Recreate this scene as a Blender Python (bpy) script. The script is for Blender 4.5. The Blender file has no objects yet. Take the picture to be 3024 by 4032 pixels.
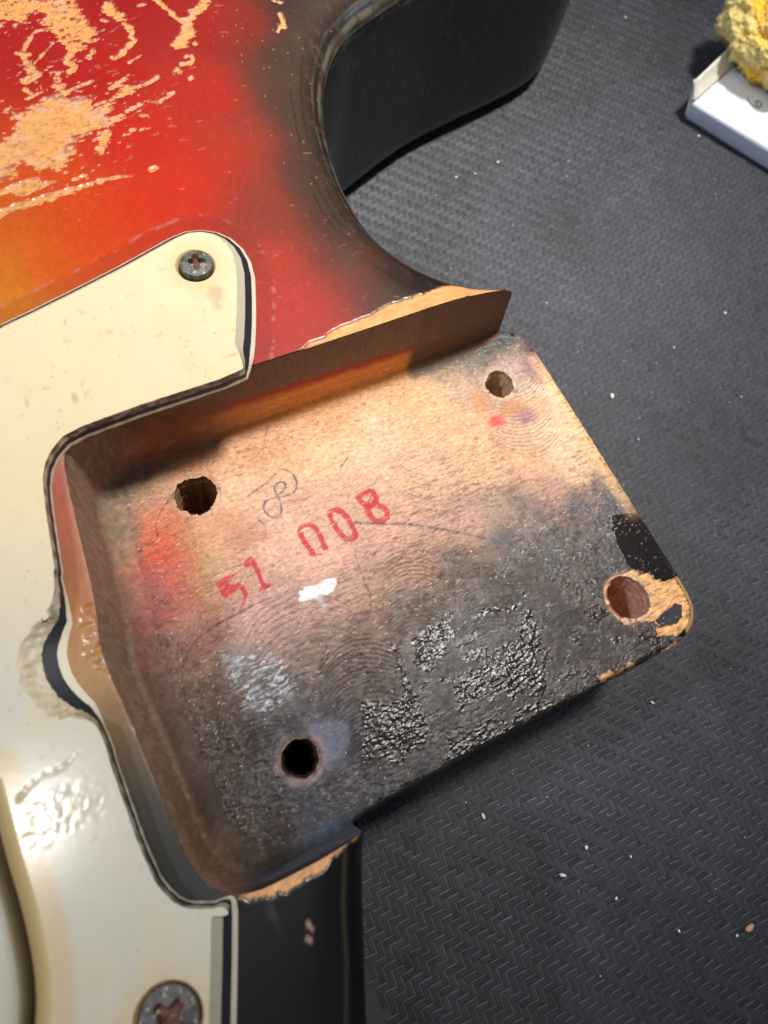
import bpy, math, random
import numpy as np
from mathutils import Matrix, Vector
D = {'cam':{'C':[-3.393,-0.738,95.434],
'R':[[0.89517,-0.423896,0.13778],[-0.3583,-0.868215,-0.343256],[0.265127,0.257905,-0.929081]]},'stamp_poly':[[[-1.89,25.41],[-0.5,25.62],[1.32,25.54],[0.28,24.82],[-0.25,24.59],[0.04,24.23],[1.1,24.12],[1.65,23.3],[1.6,22.17],[1.14,21.45],[0.44,21.07],[-0.22,20.49],[0.39,21.32],[0.97,21.87],[0.95,22.91],[0.56,23.31],[-0.41,23.04],[-1.4,22.73],[-1.6,23.33]],[[2.55,26.43],[4.04,27.1],[4.34,25.9],[4.33,24.49],[4.2,22.79],[4.59,22.38],[5.39,22.16],[4.12,21.77],[2.87,21.96],[3.62,22.45],[3.63,23.85],[3.62,25.5],[2.6,25.7]]],
'stamp_line':[[[11.97,23.99],[11.57,25.49],[11.42,27.15],[11.8,28.22],[12.88,28.29],[13.78,27.64],[13.89,25.99],[13.84,24.17]],[[17.07,24.09],[16.56,25.61],[16.31,27.46],[16.39,28.56],[17.11,28.89],[18.05,28.51],[18.62,27.01],[18.77,24.94],[18.59,24.02],[17.9,23.81],[17.07,24.09]],[[21.29,29.22],[22.79,29.69],[23.72,29.47],[23.88,27.9],[22.74,27.47],[21.68,27.73],[21.33,28.95]],[[21.76,27.36],[23.18,27.36],[24.14,26.51],[24.32,25.16],[23.32,24.5],[22.29,24.78],[21.68,25.99],[21.76,27.36]]],
'stamp_thin':[[[11.92,23.89],[13.0,23.43]],[[22.32,27.9],[23.13,28.73]]],
'pencil':[[[7.01,35.44],[9.47,36.09],[11.75,37.09]],[[12.48,37.7],[13.61,36.99],[14.15,35.73],[13.95,34.4],[13.33,33.49],[11.65,33.42],[9.96,33.85],[8.6,33.65],[8.07,32.62],[8.46,31.34],[9.36,30.72],[10.26,31.22],[10.7,32.54],[10.64,33.83],[10.59,35.12],[11.45,35.79],[12.51,35.49],[12.2,34.46],[10.64,33.83]],[[20.73,34.39],[22.69,35.73]],[[6.92,31.48],[7.29,30.71]]],
'pencil_long':[[[19.09,25.96],[23.27,24.0],[27.21,22.36],[30.53,20.13],[34.75,17.21],[39.58,13.72]]],
'white_paint':[[7.67,19.54],[8.3,19.97],[9.42,19.95],[10.86,19.57],[11.93,19.93],[13.34,19.45],[13.27,18.76],[12.25,18.03],[10.64,18.02],[8.85,18.1],[7.63,18.4]],
'white_drip':[[10.17,17.99],[10.3,17.24],[10.24,16.34]],
'black_patch':[[56.12,11.88],[57.98,11.54],[59.89,10.53],[60.3,8.65],[60.83,4.83],[60.95,1.86],[60.92,-0.6],[59.19,-0.07],[57.98,-0.16],[56.66,0.61],[55.43,2.56],[53.86,3.64],[54.0,5.63],[54.37,8.38],[54.67,9.93]],
'raw_heel':[[49.62,3.64],[51.87,3.68],[53.99,3.49],[55.0,2.95],[54.95,2.16],[56.42,1.63],[56.56,0.46],[58.44,-0.15],[60.92,-0.6],[60.99,-1.86],[60.96,-3.26],[60.68,-5.35],[59.98,-7.03],[58.69,-8.23],[56.33,-8.36],[53.74,-7.21],[52.56,-6.3],[53.13,-5.78],[54.29,-5.71],[53.1,-4.79],[52.02,-3.73],[50.62,-3.51],[48.81,-2.9],[48.19,-1.47],[48.1,0.13],[48.38,1.98]],
'raw_black':[[55.4,-4.04],[57.8,-3.5],[58.66,-4.27],[57.65,-5.42],[57.79,-5.88],[56.13,-6.32],[53.77,-5.48],[53.3,-4.49]],
'edge_raw':[[[41.56,-8.33],[43.63,-8.72],[46.43,-8.68]],[[50.01,-9.17],[52.55,-8.98],[56.42,-8.88]]],
'maroon':[[[24.68,2.32],[26.64,2.81],[30.82,1.41],[33.34,0.52],[33.87,2.38],[35.54,3.54],[37.3,7.11],[37.23,4.24],[36.29,-0.1],[33.53,-6.2],[31.15,-6.0],[26.66,-3.95],[22.91,-3.34],[22.04,-2.28],[23.25,0.49],[26.45,0.16],[28.32,0.0],[26.35,1.34]],[[19.74,8.63],[22.37,8.62],[26.03,8.19],[25.54,6.06],[21.87,2.9],[17.57,3.72]],[[8.89,3.09],[12.35,2.37],[15.04,1.35],[16.69,1.91],[17.29,0.32],[16.8,-2.05],[15.27,-5.57],[14.12,-6.07],[10.72,-5.72],[7.22,-3.87],[8.28,-0.64]],[[18.29,-5.93],[24.09,-6.48],[30.64,-7.76],[35.4,-8.17],[36.39,-9.07],[27.25,-9.46],[22.52,-9.38],[17.61,-9.02],[16.26,-8.12]]],
'maroon_line':[[[27.73,6.73],[30.66,6.63],[35.06,5.42]],[[20.85,0.9],[23.25,0.04],[21.4,-3.52]],[[16.68,8.61],[16.43,4.23],[15.98,0.93]]],
'scrape':[[-4.65,15.49],[1.67,13.75],[3.22,11.74],[2.04,6.89],[-0.9,6.97],[-4.07,8.42],[-4.42,10.68],[-5.03,12.87]],
'chalk':[[2.12,3.07],[5.54,2.53],[6.93,1.26],[6.41,-0.38],[4.6,-2.0],[2.39,-2.18],[1.97,0.25]],
'dark_curves':[[[-10.48,13.03],[-10.44,14.26],[-9.78,16.08],[-8.52,17.87],[-6.84,19.08],[-4.23,19.91],[-1.61,20.1],[0.87,20.37]],[[-3.49,38.91],[-4.89,37.91],[-6.35,36.19],[-6.56,34.36]],[[-11.78,30.6],[-10.95,32.09],[-9.93,33.14],[-8.77,33.59],[-7.31,33.92]],[[-12.25,26.29],[-11.48,24.71],[-10.33,23.32],[-7.95,22.13],[-5.15,21.58]],[[17.3,21.53],[16.9,18.07],[16.87,15.47],[15.89,13.1]],[[5.35,5.99],[6.75,9.69],[8.73,11.69],[11.34,13.48],[13.58,13.87],[15.64,13.32]],[[28.87,16.38],[29.06,13.59],[27.43,9.71]],[[16.8,7.88],[17.07,5.06],[16.5,2.0],[16.63,0.85]],[[-2.89,26.18],[-1.06,26.44],[2.42,26.37]],[[-5.17,19.49],[-0.77,20.46],[4.47,20.46],[6.69,20.43]],[[-3.54,20.05],[-1.17,20.13],[1.77,20.44]],[[18.92,19.86],[20.69,21.07],[22.9,21.63],[24.74,21.36]]],
'stains':[[46.69,32.62,2.0,1.3,(215,45,55),0.85,1.0],[51.72,31.84,2.4,2.0,(140,85,100),0.75,1.0],[45.97,36.66,2.2,2.6,(190,120,55),0.6,1.0],[50.33,33.94,3.2,1.6,(185,115,45),0.6,1.0],[54.37,32.39,2.4,2.2,(205,140,75),0.4,1.0],[2.25,32.81,5,2.4,(190,130,95),0.5,1.0],[4.79,29.56,3.4,2.2,(160,100,70),0.55,1.0],[-1.4,28.7,2.2,2.0,(175,150,95),0.5,1.0],[15.46,25.82,1.0,1.0,(225,180,140),0.0,1.0]],
'x_':[[53.64,34.78]],
'resin':[[41.36,19.24]],
'floor_cp':[[20.4,39.5,230,182,132],[26.9,37.0,230,182,136],[31.8,30.9,228,180,134],[38.4,28.3,224,176,130],[5.3,37.7,228,180,134],[8.6,28.7,226,176,140],[13.2,23.1,222,172,138],[37.0,41.5,226,174,116],[22.0,43.0,226,168,112],[10.3,41.5,222,168,118],[0.3,42.7,205,150,105],[43.0,43.7,150,130,108],[47.1,44.9,112,108,104],[52.3,45.0,70,78,80],[55.0,43.4,120,112,104],[54.2,40.4,190,160,135],[56.8,39.5,150,108,105],[55.7,34.4,228,190,150],[44.3,39.6,195,160,125],[39.7,40.5,215,172,122],[54.7,26.0,238,196,146],[54.7,20.1,232,188,140],[41.7,27.0,224,176,128],[48.5,24.2,220,170,124],[49.5,18.5,190,145,118],[55.9,16.3,120,105,98],[44.8,17.6,120,104,98],[51.9,15.5,92,90,90],[33.9,19.7,200,155,125],[39.8,18.9,165,135,112],[39.2,14.8,92,86,84],[45.2,11.1,72,70,68],[50.3,5.9,76,74,74],[57.0,12.5,70,72,78],[25.4,18.0,178,136,110],[17.8,17.5,180,142,116],[23.8,22.4,215,165,132],[30.6,13.5,108,92,84],[35.3,7.8,88,80,74],[21.8,10.8,110,94,84],[13.9,12.1,132,106,92],[8.6,12.5,142,114,100],[3.7,13.6,165,130,116],[7.0,16.6,192,150,130],[1.6,18.2,200,155,135],[13.2,16.7,196,154,128],[-5.3,18.6,150,100,90],[-6.3,24.4,175,90,80],[-8.0,28.6,195,92,82],[-7.8,32.0,222,84,62],[-6.6,34.4,225,110,76],[-9.6,25.9,168,74,76],[-4.5,29.6,208,128,86],[-3.6,26.7,196,150,100],[-0.7,31.9,214,160,112],[-6.1,37.8,226,140,98],[-3.6,41.3,205,158,118],[-6.9,41.1,172,140,110],[-9.7,38.6,158,132,106],[-11.6,33.7,160,132,106],[-11.6,27.4,160,110,95],[-12.4,23.1,134,80,72],[-13.2,18.9,118,76,66],[-8.8,17.5,125,88,78],[-7.5,11.8,98,74,64],[-2.6,14.1,128,116,112],[-1.0,10.1,108,104,106],[1.3,7.8,94,92,92],[4.5,10.9,132,114,104],[9.6,7.3,96,82,70],[4.2,2.6,66,66,80],[-1.1,5.1,58,54,56],[-7.2,5.4,62,48,40],[-12.3,7.8,88,70,60],[-12.6,-0.9,52,40,32],[-11.0,-7.4,74,58,44],[-13.9,-5.9,104,80,62],[-14.6,-1.6,98,74,58],[-3.0,-5.5,44,44,58],[2.2,-5.0,28,28,38],[-1.8,-8.4,62,72,84],[-6.3,-7.4,42,36,30],[3.6,-7.5,40,42,50],[8.3,-3.0,30,30,34],[13.0,-7.1,52,52,56],[19.8,-7.2,66,66,66],[26.7,-7.8,72,72,72],[35.0,-6.2,78,72,70],[42.4,-0.4,70,62,58],[43.8,-4.6,78,72,70],[21.1,2.1,100,100,100],[26.0,4.7,104,104,104],[38.0,1.5,88,80,76],[2.4,-1.5,110,108,120],[-1.8,0.5,70,70,80],[45.9,-7.7,60,54,52],[41.3,33.9,222,172,124],[-9.0,42.7,110,100,90],[-14.5,21.4,112,82,70],[-12.8,27.3,142,108,94],[-15.6,15.5,92,70,58],[-14.9,9.0,84,62,50],[-13.7,15.9,96,70,58],[-9.0,46.5,84,72,62],[-6.2,45.0,96,80,68],[-5.7,22.8,190,140,108],[-1.7,26.6,206,160,118],[-11.4,37.1,128,116,100]],
'holes':[{'c':[0.25,38.11],
'r':2.85},{'c':[50.41,38.31],
'r':2.35},{'c':[51.46,-0.01],
'r':3.15},{'c':[-0.24,-0.2],
'r':2.35}],
'outline':[[160,190],[148,163],[140,150],[132.6,139],[128,133],[122.7,128],[117,123],[111.3,119.7],[100,116.8],[89.3,114.6],[76,111.6],[68,108.7],[57.6,104.2],[51,101],[46.5,96.8],[43,91.7],[40.3,86],[38.6,80],[37.4,73.5],[37.2,68.3],[37.4,63.6],[38.8,58.9],[41.2,54.8],[44.5,51.2],[48,49.2],[51,48.1],[52.6,47.6],[53.4,46.9]],
'heel':[[55.6,47.2],[57.3,46.3],[58.9,44.6],[59.4,40],[60.8,-1.0],[60.8,-3.6],[60.3,-5.6],[58.9,-7.4],[57.0,-8.4],[54,-8.9],[25.8,-9.3],[5.5,-9.6],[3,-10.0]],
'treble':[[3,-10.0],[1.9,-11.8],[0.2,-15.6],[-1.8,-20.4],[-4.6,-27],[-7.5,-34],[-10,-45],[-12,-60]],
'wall':[[53.0,46.4],[48,46.2],[40,46.0],[30,45.85],[20,45.75],[10,45.7],[0,45.7],[-7,45.6],[-9.6,45.1],[-11.6,43.7],[-12.7,41.6],[-13.2,38],[-13.8,32],[-14.3,26.7],[-14.9,22.5],[-15.5,20.1],[-15.7,17],[-15.4,13],[-15.1,8.4],[-14.9,3],[-14.8,-1],[-14.5,-4.6],[-13.7,-7.2],[-12.2,-8.9],[-9.9,-9.9],[-6,-10.1],[2.6,-10.1]],
'pg':[[-14.22,61.68,0],[-10.69,62.42,0],[-5.19,63.71,0],[1.25,65.35,0],[6.69,66.94,0],[9.5,67.76,0],[11.52,68.06,0],[13.62,67.62,0],[15.52,66.58,0],[16.88,64.99,0],[17.72,62.92,0],[17.92,60.6,0],[17.46,57.98,0],[16.21,54.52,0],[14.88,51.2,0],[13.61,48.32,0],[12.76,46.67,0],[11.98,45.51,0.5],[10.86,44.0,1],[7.58,43.64,1],[-2.68,43.6,1],[-9.25,43.31,1],[-11.49,42.86,1],[-12.94,41.81,1],[-14.04,40.53,1],[-14.82,38.72,1],[-15.46,35.71,1],[-16.66,28.22,1],[-16.82,28.1,1],[-16.97,26.63,1.04],[-17.11,24.85,1.2],[-17.36,22.76,1.5],[-18.08,21.61,1.7],[-18.61,20.6,1.9],[-18.86,19.93,2],[-19.02,18.82,2],[-19.03,17.72,2],[-18.81,16.52,1.95],[-18.4,15.2,1.8],[-17.82,13.85,1.6],[-17.66,12.53,1.25],[-17.63,11.54,1],[-17.45,9.01,1],[-17.57,7.35,1],[-17.51,-0.54,1],[-17.19,-4.51,1],[-16.77,-5.79,1],[-16.27,-6.84,1],[-15.73,-7.51,1],[-15.1,-7.99,1],[-13.39,-8.81,1],[-12.26,-8.92,1],[-11.66,-9.12,0.35],[-11.5,-9.7,0],[-11.75,-10.69,0],[-13.12,-14.14,0],[-15.23,-19.21,0],[-17.76,-25.3,0]],
'cover':[[-29.3,10.26],[-29.53,3.16],[-29.44,-0.97],[-29.67,-5.25],[-30.17,-8.39],[-30.84,-10.45],[-32.35,-14.1]],
'screws':[[10.61,60.76],[-19.94,-15.48]],
'body_cp':[[-13.3,65.0,222,132,30],[-11.7,71.1,224,118,26],[-6.1,68.5,224,90,22],[-0.2,70.4,222,70,20],[7.1,73.6,218,52,16],[-1.3,76.3,218,74,18],[-10.1,76.8,212,92,24],[14.2,75.5,214,50,24],[11.0,85.2,204,42,24],[9.1,99.6,182,32,24],[23.3,90.9,190,44,32],[28.4,104.4,170,36,28],[20.0,111.7,165,26,22],[3.1,106.0,178,30,24],[32.8,102.3,140,48,36],[27.1,80.5,160,64,44],[24.5,70.6,160,62,46],[22.4,79.2,195,52,34],[22.7,59.5,206,66,46],[17.5,50.3,210,66,50],[25.0,52.3,196,62,48],[21.5,53.5,212,66,50],[13.7,47.2,190,62,56],[23.2,48.3,196,60,46],[29.1,52.4,120,62,48],[32.1,49.8,84,60,46],[29.2,57.2,85,66,54],[34.0,83.1,70,58,46],[33.8,89.9,98,64,48],[30.1,70.5,80,60,48],[24.8,66.2,150,64,48],[27.1,58.8,120,60,48],[37.4,94.9,70,56,44],[39.9,86.2,26,24,20],[33.8,65.9,24,22,18],[38.0,50.1,32,28,24],[35.1,75.3,36,33,27],[31.2,63.3,56,48,38],[42.8,104.0,60,48,40],[55.5,103.0,18,17,15],[43.5,46.6,30,27,23],[35.9,51.7,46,40,32],[-13.6,39.6,206,104,80],[-14.7,34.5,200,104,70],[-15.1,28.8,190,110,62],[-16.2,23.1,196,122,54],[-17.3,17.1,205,148,80],[-17.0,11.3,150,112,66],[-16.9,7.2,100,82,58],[-16.0,1.5,62,52,40],[-15.1,-4.1,34,34,28],[-14.5,-7.5,28,28,26],[-11.4,-10.4,17,17,20],[-13.2,-19.8,17,17,20],[-4.7,-15.6,14,14,14],[-5.8,-11.0,20,18,16],[65.4,124.4,15,15,14],[76.5,109.7,14,14,13],[25.1,126.9,150,26,20],[-14.7,92.9,205,60,24],[-20.8,67.7,230,150,40]],
'chip_poly':[[[1.15,117.93],[10.54,115.66],[10.92,113.93],[11.31,112.21],[11.62,109.72],[11.42,107.92],[11.71,106.53],[10.93,104.65],[9.54,104.24],[8.42,103.51],[7.75,104.2],[6.98,105.17],[6.31,105.86],[5.33,106.12],[6.5,107.1],[6.21,108.47],[5.34,109.74],[4.97,110.88],[5.67,111.75],[5.31,112.64],[4.46,113.38],[3.09,112.93],[3.22,111.84],[2.44,111.26],[0.95,112.16],[-0.87,110.55],[-2.73,110.0],[-0.49,118.33]],[[4.52,100.52],[3.52,100.05],[3.2,98.41],[2.59,98.09],[2.67,96.61],[1.59,96.43],[0.51,95.06],[-0.91,94.75],[-1.96,94.58],[-1.84,93.84],[-3.46,94.54],[-3.91,93.5],[-3.67,92.04],[-5.02,91.28],[-6.02,89.98],[-8.11,89.93],[-9.86,83.4],[-7.45,83.08],[-6.21,83.57],[-6.22,84.67],[-4.58,85.94],[-4.05,84.44],[-3.04,83.46],[-2.12,83.84],[-1.05,83.07],[0.39,83.51],[1.07,84.66],[2.67,85.54],[1.45,85.91],[2.8,87.57],[4.45,88.01],[7.75,88.68],[10.45,90.04],[9.03,89.97],[8.41,89.67],[8.54,90.59],[9.99,92.35],[8.85,93.16],[7.23,91.93],[6.65,92.82],[6.82,94.47],[5.62,95.05],[4.42,95.63],[4.2,97.16],[4.2,98.87]],[[11.39,104.4],[10.32,102.74],[9.3,101.49],[8.75,102.27],[9.83,102.88],[10.36,104.28]],[[14.21,111.49],[15.09,112.5],[15.91,112.44],[15.84,111.36],[16.41,111.09],[16.03,110.23],[16.86,109.62],[16.71,108.04],[15.55,108.2],[14.5,109.53],[14.15,110.16]],[[30.74,110.78],[29.06,109.49],[27.41,108.22],[26.04,106.63],[24.26,105.99],[24.16,104.66],[22.93,102.83],[21.45,101.36],[21.89,100.45],[23.62,100.52],[24.33,101.93],[25.38,102.19],[26.01,103.37],[25.67,104.54],[27.11,106.36],[29.49,107.99],[31.84,110.51]],[[14.58,94.62],[13.34,94.97],[12.23,95.4],[10.97,94.27],[9.71,93.65],[9.69,93.04],[12.36,93.63]],[[13.66,97.52],[12.53,96.82],[11.24,96.18],[9.82,95.09],[11.38,95.52],[13.07,96.29]],[[7.68,88.46],[8.01,87.89],[6.79,85.22],[5.68,84.4],[4.89,85.1],[5.67,86.48],[5.34,87.05],[6.54,87.62]],[[-9.83,81.24],[-7.67,82.28],[-3.28,82.65],[-3.72,81.69],[-2.1,81.18],[-3.51,80.75],[-5.26,80.22],[-6.24,80.1],[-7.37,81.1],[-9.93,80.85]],[[19.56,96.03],[20.78,96.84],[21.29,96.45],[20.96,95.77]]],
'chip_line':[[[[-0.08,105.39],[1.64,104.8]],0.45],[[[0.85,104.76],[0.77,103.28],[1.02,101.48],[1.55,100.34],[0.47,100.15],[-0.5,99.69]],1.0],[[[-0.73,98.29],[-0.18,97.29]],0.6],[[[6.96,105.69],[7.67,103.96],[6.82,102.91],[6.13,102.09],[6.7,100.8],[5.85,100.03]],0.85],[[[16.29,107.07],[16.98,106.63],[16.54,104.75],[16.47,103.45],[15.47,102.93],[14.07,101.49],[12.39,100.78]],0.85],[[[22.4,111.4],[22.98,110.01],[23.69,108.46],[24.08,107.12],[24.43,105.95]],0.7],[[[19.54,110.58],[20.5,110.62]],0.5],[[[13.29,108.9],[14.01,108.59]],0.45],[[[22.75,98.65],[23.49,98.58],[23.53,97.66],[22.71,97.23],[21.55,97.41]],0.55],[[[21.73,94.28],[22.02,94.32]],0.7],[[[24.94,100.97],[25.04,100.73]],0.7],[[[-10.77,77.74],[-8.73,78.45],[-7.26,78.71],[-4.91,78.7],[-2.46,78.89],[-0.6,79.17]],1.0],[[[-0.6,79.17],[1.1,79.4],[4.34,79.71]],0.75],[[[4.34,79.71],[6.15,79.6],[7.96,79.21]],0.35],[[[4.5,96.46],[6.57,96.98],[8.46,97.45]],0.4],[[[15.27,94.8],[17.42,95.72]],0.45],[[[16.16,91.08],[17.71,91.87],[18.62,92.37]],0.4],[[[17.67,91.76],[18.46,92.16]],0.7],[[[11.19,90.67],[13.55,91.33]],0.55],[[[14.36,99.61],[16.47,100.46]],0.3],[[[0.55,80.79],[2.3,81.13]],0.35],[[[12.67,89.27],[13.6,89.13]],0.45],[[[10.58,87.01],[11.16,87.15]],0.4],[[[1.74,102.77],[3.63,104.52]],0.3],[[[3.63,104.52],[5.52,106.19]],0.12],[[[-1.09,96.47],[0.79,97.14]],0.3],[[[10.58,79.35],[11.58,79.49]],0.7],[[[3.52,108.91],[4.8,109.09]],0.4],[[[3.28,108.71],[1.04,105.72]],0.45],[[[6.65,92.82],[9.6,93.31]],0.2],[[[-4.82,94.94],[-3.46,95.72]],0.2],[[[39.88,103.44],[39.72,102.07],[39.39,100.76]],0.7],[[[38.04,100.0],[38.88,101.03]],0.6],[[[40.02,106.81],[40.94,106.01]],0.6]],
'haze_line':[[[-5.26,98.13],[19.94,108.98]],[[9.86,88.77],[20.88,94.51],[24.63,96.58]],[[14.03,91.68],[16.88,92.11]]],
'specks':[[87.75,38.55,0.55,0],[154.29,137.58,0.32,0],[150.25,94.81,0.3,0],[125.09,47.27,0.35,0],[24.33,-21.06,0.38,1],[37.9,-32.87,0.36,0],[32.12,-34.63,0.4,1],[56.81,-55.45,0.65,2],[108.06,43.87,0.22,0],[115.82,27.84,0.2,0],[61.35,-18.03,0.3,1],[44.14,-37.48,0.22,0],[38.59,-41.61,0.25,0],[86.17,64.1,0.2,0],[82.92,101.83,0.25,0],[87.83,101.45,0.22,0],[94.85,102.94,0.3,0],[45.66,-50.36,0.28,0],[54.3,-55.46,0.25,0],[87.91,27.83,0.2,0]],
'tray':{'corner':[148.94,100.78],
'front':[159.78,82.32],
'left':[169.58,109.27],
'rim0':[148.72,103.66],
'rim1':[164.75,110.77],
'fb0':[150.55,101.22],
'fb1':[162.61,79.74],
'six':[[163.99,97.38],[163.5,95.84],[164.04,94.41],[165.22,93.84],[166.47,94.32],[166.81,95.57],[165.99,95.97],[165.11,95.21],[165.02,94.23]]},'cloth':[173.91,105.81],
'treble_chips':[[-5.96,-15.09],[-6.54,-16.02]],
'bare_top':[[18.51,45.71],[21.71,46.32],[24.05,46.83],[29.26,47.57],[33.97,48.09],[37.9,48.21],[43.14,49.04],[47.77,49.11],[51.37,48.21],[53.71,47.66]],
'bare_low':[[-10.36,-10.2],[-8.81,-10.61],[-7.67,-10.85],[-5.75,-11.02],[-4.91,-10.83],[-3.28,-11.17],[-1.41,-10.43],[0.23,-10.27],[1.89,-10.11],[2.79,-9.32]],
'families':[[11.73,6.66,7.0,-0.228,-0.974,0.64,-4.5,9,1.3],[23.54,15.8,6.0,-0.304,-0.953,0.6,-4,8,0.8],[32.73,10.24,5.6,-0.336,-0.942,0.6,-3.5,7,0.7],[-4.3,6.56,6.5,0.002,-1.0,0.62,-4,6,0.6],[50.25,29.49,6.6,0.187,0.982,0.66,-5,8,0.6],[6.64,17.42,9,-0.115,-0.993,0.9,-3,9,0.55],[33.0,25.61,7,0.277,0.961,0.8,-3,6,0.35]]}
# All plan data are millimetres in the guitar's own frame: x along the neck axis, y towards the bass side,
# z = 0 on the pocket floor, body top at 15.9, mat at -28.6.  One Blender unit is one centimetre.
MM = 0.1
ZT, ZM, RR = 15.9, -28.6, 7.0
rng = np.random.RandomState(7)
sc = bpy.context.scene
sc.unit_settings.scale_length = 0.01

# ---------------------------------------------------------------- camera
cd = bpy.data.cameras.new('camera'); cam = bpy.data.objects.new('camera', cd)
sc.collection.objects.link(cam); sc.camera = cam
Rm = D['cam']['R']; Cc = D['cam']['C']
cam.matrix_world = Matrix(((Rm[0][0], -Rm[1][0], -Rm[2][0], Cc[0]*MM), (Rm[0][1], -Rm[1][1], -Rm[2][1], Cc[1]*MM),
                           (Rm[0][2], -Rm[1][2], -Rm[2][2], Cc[2]*MM), (0, 0, 0, 1)))
cd.sensor_fit = 'VERTICAL'; cd.sensor_height = 24.0; cd.lens = 24.0*1533/2212
cd.clip_start = 0.1; cd.clip_end = 500
cd.dof.use_dof = True; cd.dof.focus_distance = 10.3; cd.dof.aperture_fstop = 0.19

# ---------------------------------------------------------------- light
w = bpy.data.worlds.new('World'); sc.world = w; w.use_nodes = True
bg = w.node_tree.nodes['Background']; bg.inputs[0].default_value = (0.80, 0.88, 1.0, 1); bg.inputs[1].default_value = 0.13
def area(name, pos, target, size, sizey, power, col):
    l = bpy.data.lights.new(name, 'AREA'); l.shape = 'RECTANGLE'; l.size = size; l.size_y = sizey; l.energy = power; l.color = col
    o = bpy.data.objects.new(name, l); sc.collection.objects.link(o)
    o.location = pos
    o.rotation_euler = (Vector(target)-Vector(pos)).to_track_quat('-Z', 'Y').to_euler()
    return o
kl = area('ceiling_lamp', (14.5, 8.5, 44), (6.5, 11.5, 0), 5.6, 5.6, 3150, (1.0, 0.955, 0.90)); kl.data.spread = math.radians(46)
area('window_light', (-27, 13, 35), (1, 1, 0), 3.2, 4, 10500, (0.66, 0.79, 1.0))
area('far_window', (62, -3, 30), (6, 8, 1), 2.2, 7, 2000, (0.62, 0.78, 1.0))
area('shop_lamp', (-16.5, 4.2, 48), (-2, 0, 0), 4.2, 3.6, 3000, (1.0, 0.96, 0.90))
sc.view_settings.view_transform = 'Standard'; sc.view_settings.look = 'None'
sc.view_settings.exposure = 0.0; sc.view_settings.gamma = 1.0
sc.cycles.max_bounces = 6

# ---------------------------------------------------------------- numeric helpers
def lin(c):
    c = np.asarray(c, float)/255.0
    return np.where(c <= 0.04045, c/12.92, ((c+0.055)/1.055)**2.4)
def _hash(ix, iy, seed):
    n = (ix.astype(np.int64)*374761393 + iy.astype(np.int64)*668265263 + seed*1442695041) & 0x7fffffff
    n = ((n ^ (n >> 13))*1274126177) & 0x7fffffff
    n = ((n ^ (n >> 16))*668265263) & 0x7fffffff
    return ((n ^ (n >> 15)) & 0xffffff)/float(0xffffff)
def vn(x, y, seed=0):
    x0 = np.floor(x); y0 = np.floor(y); fx = x-x0; fy = y-y0
    fx = fx*fx*(3-2*fx); fy = fy*fy*(3-2*fy)
    a = _hash(x0, y0, seed); b = _hash(x0+1, y0, seed); c = _hash(x0, y0+1, seed); d = _hash(x0+1, y0+1, seed)
    return (a*(1-fx)+b*fx)*(1-fy)+(c*(1-fx)+d*fx)*fy
def fbm(x, y, seed=0, o=4, g=0.5):
    s = 0; a = 1.0; t = 0
    for k in range(o):
        s = s+a*vn(x*2**k, y*2**k, seed+k*17); t += a; a *= g
    return s/t
def sstep(e0, e1, x):
    t = np.clip((x-e0)/(e1-e0), 0, 1); return t*t*(3-2*t)
def segdist(X, Y, P, closed):
    """distance and nearest point of every sample to a polyline"""
    P = np.asarray(P, float); n = len(P); best = np.full(X.shape, 1e9); nx = np.zeros(X.shape); ny = np.zeros(X.shape)
    for i in range(n if closed else n-1):
        a = P[i]; b = P[(i+1) % n]; d = b-a; L = d@d+1e-12
        t = np.clip(((X-a[0])*d[0]+(Y-a[1])*d[1])/L, 0, 1)
        px = a[0]+t*d[0]; py = a[1]+t*d[1]; q = (X-px)**2+(Y-py)**2
        m = q < best; best = np.where(m, q, best); nx = np.where(m, px, nx); ny = np.where(m, py, ny)
    return np.sqrt(best), nx, ny
def inside(X, Y, P):
    P = np.asarray(P, float); r = np.zeros(X.shape, bool); n = len(P)
    for i in range(n):
        x1, y1 = P[i]; x2, y2 = P[(i+1) % n]
        if y1 == y2: continue
        c = ((Y >= min(y1, y2)) & (Y < max(y1, y2)))
        xi = x1+(Y-y1)*(x2-x1)/(y2-y1)
        r ^= c & (X < xi)
    return r
def sd(X, Y, P):
    d = segdist(X, Y, P, True)[0]; return np.where(inside(X, Y, P), -d, d)
def resample(P, step, closed=False):
    P = [np.asarray(p, float) for p in P]
    if closed: P = P+[P[0]]
    out = []
    for a, b in zip(P[:-1], P[1:]):
        L = np.linalg.norm((b-a)[:2]); k = max(1, int(math.ceil(L/step)))
        for j in range(k): out.append(a+(b-a)*j/k)
    if not closed: out.append(P[-1])
    return np.array(out)
def smooth(P, n=2, closed=False):
    P = np.array(P, float)
    for _ in range(n):                       # corner cutting keeps the traced outline but rounds it
        Q = []
        m = len(P)
        if not closed: Q.append(P[0])
        for i in range(m if closed else m-1):
            a, b = P[i], P[(i+1) % m]; Q += [a*.75+b*.25, a*.25+b*.75]
        if not closed: Q.append(P[-1])
        P = np.array(Q)
    return P
def normals(P, closed=False):
    if closed: T = np.roll(P, -1, 0)-np.roll(P, 1, 0)
    else:
        T = np.gradient(P, axis=0)
    T = T[:, :2]/np.linalg.norm(T[:, :2], axis=1)[:, None]
    return np.stack([-T[:, 1], T[:, 0]], 1)          # left of travel

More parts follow.
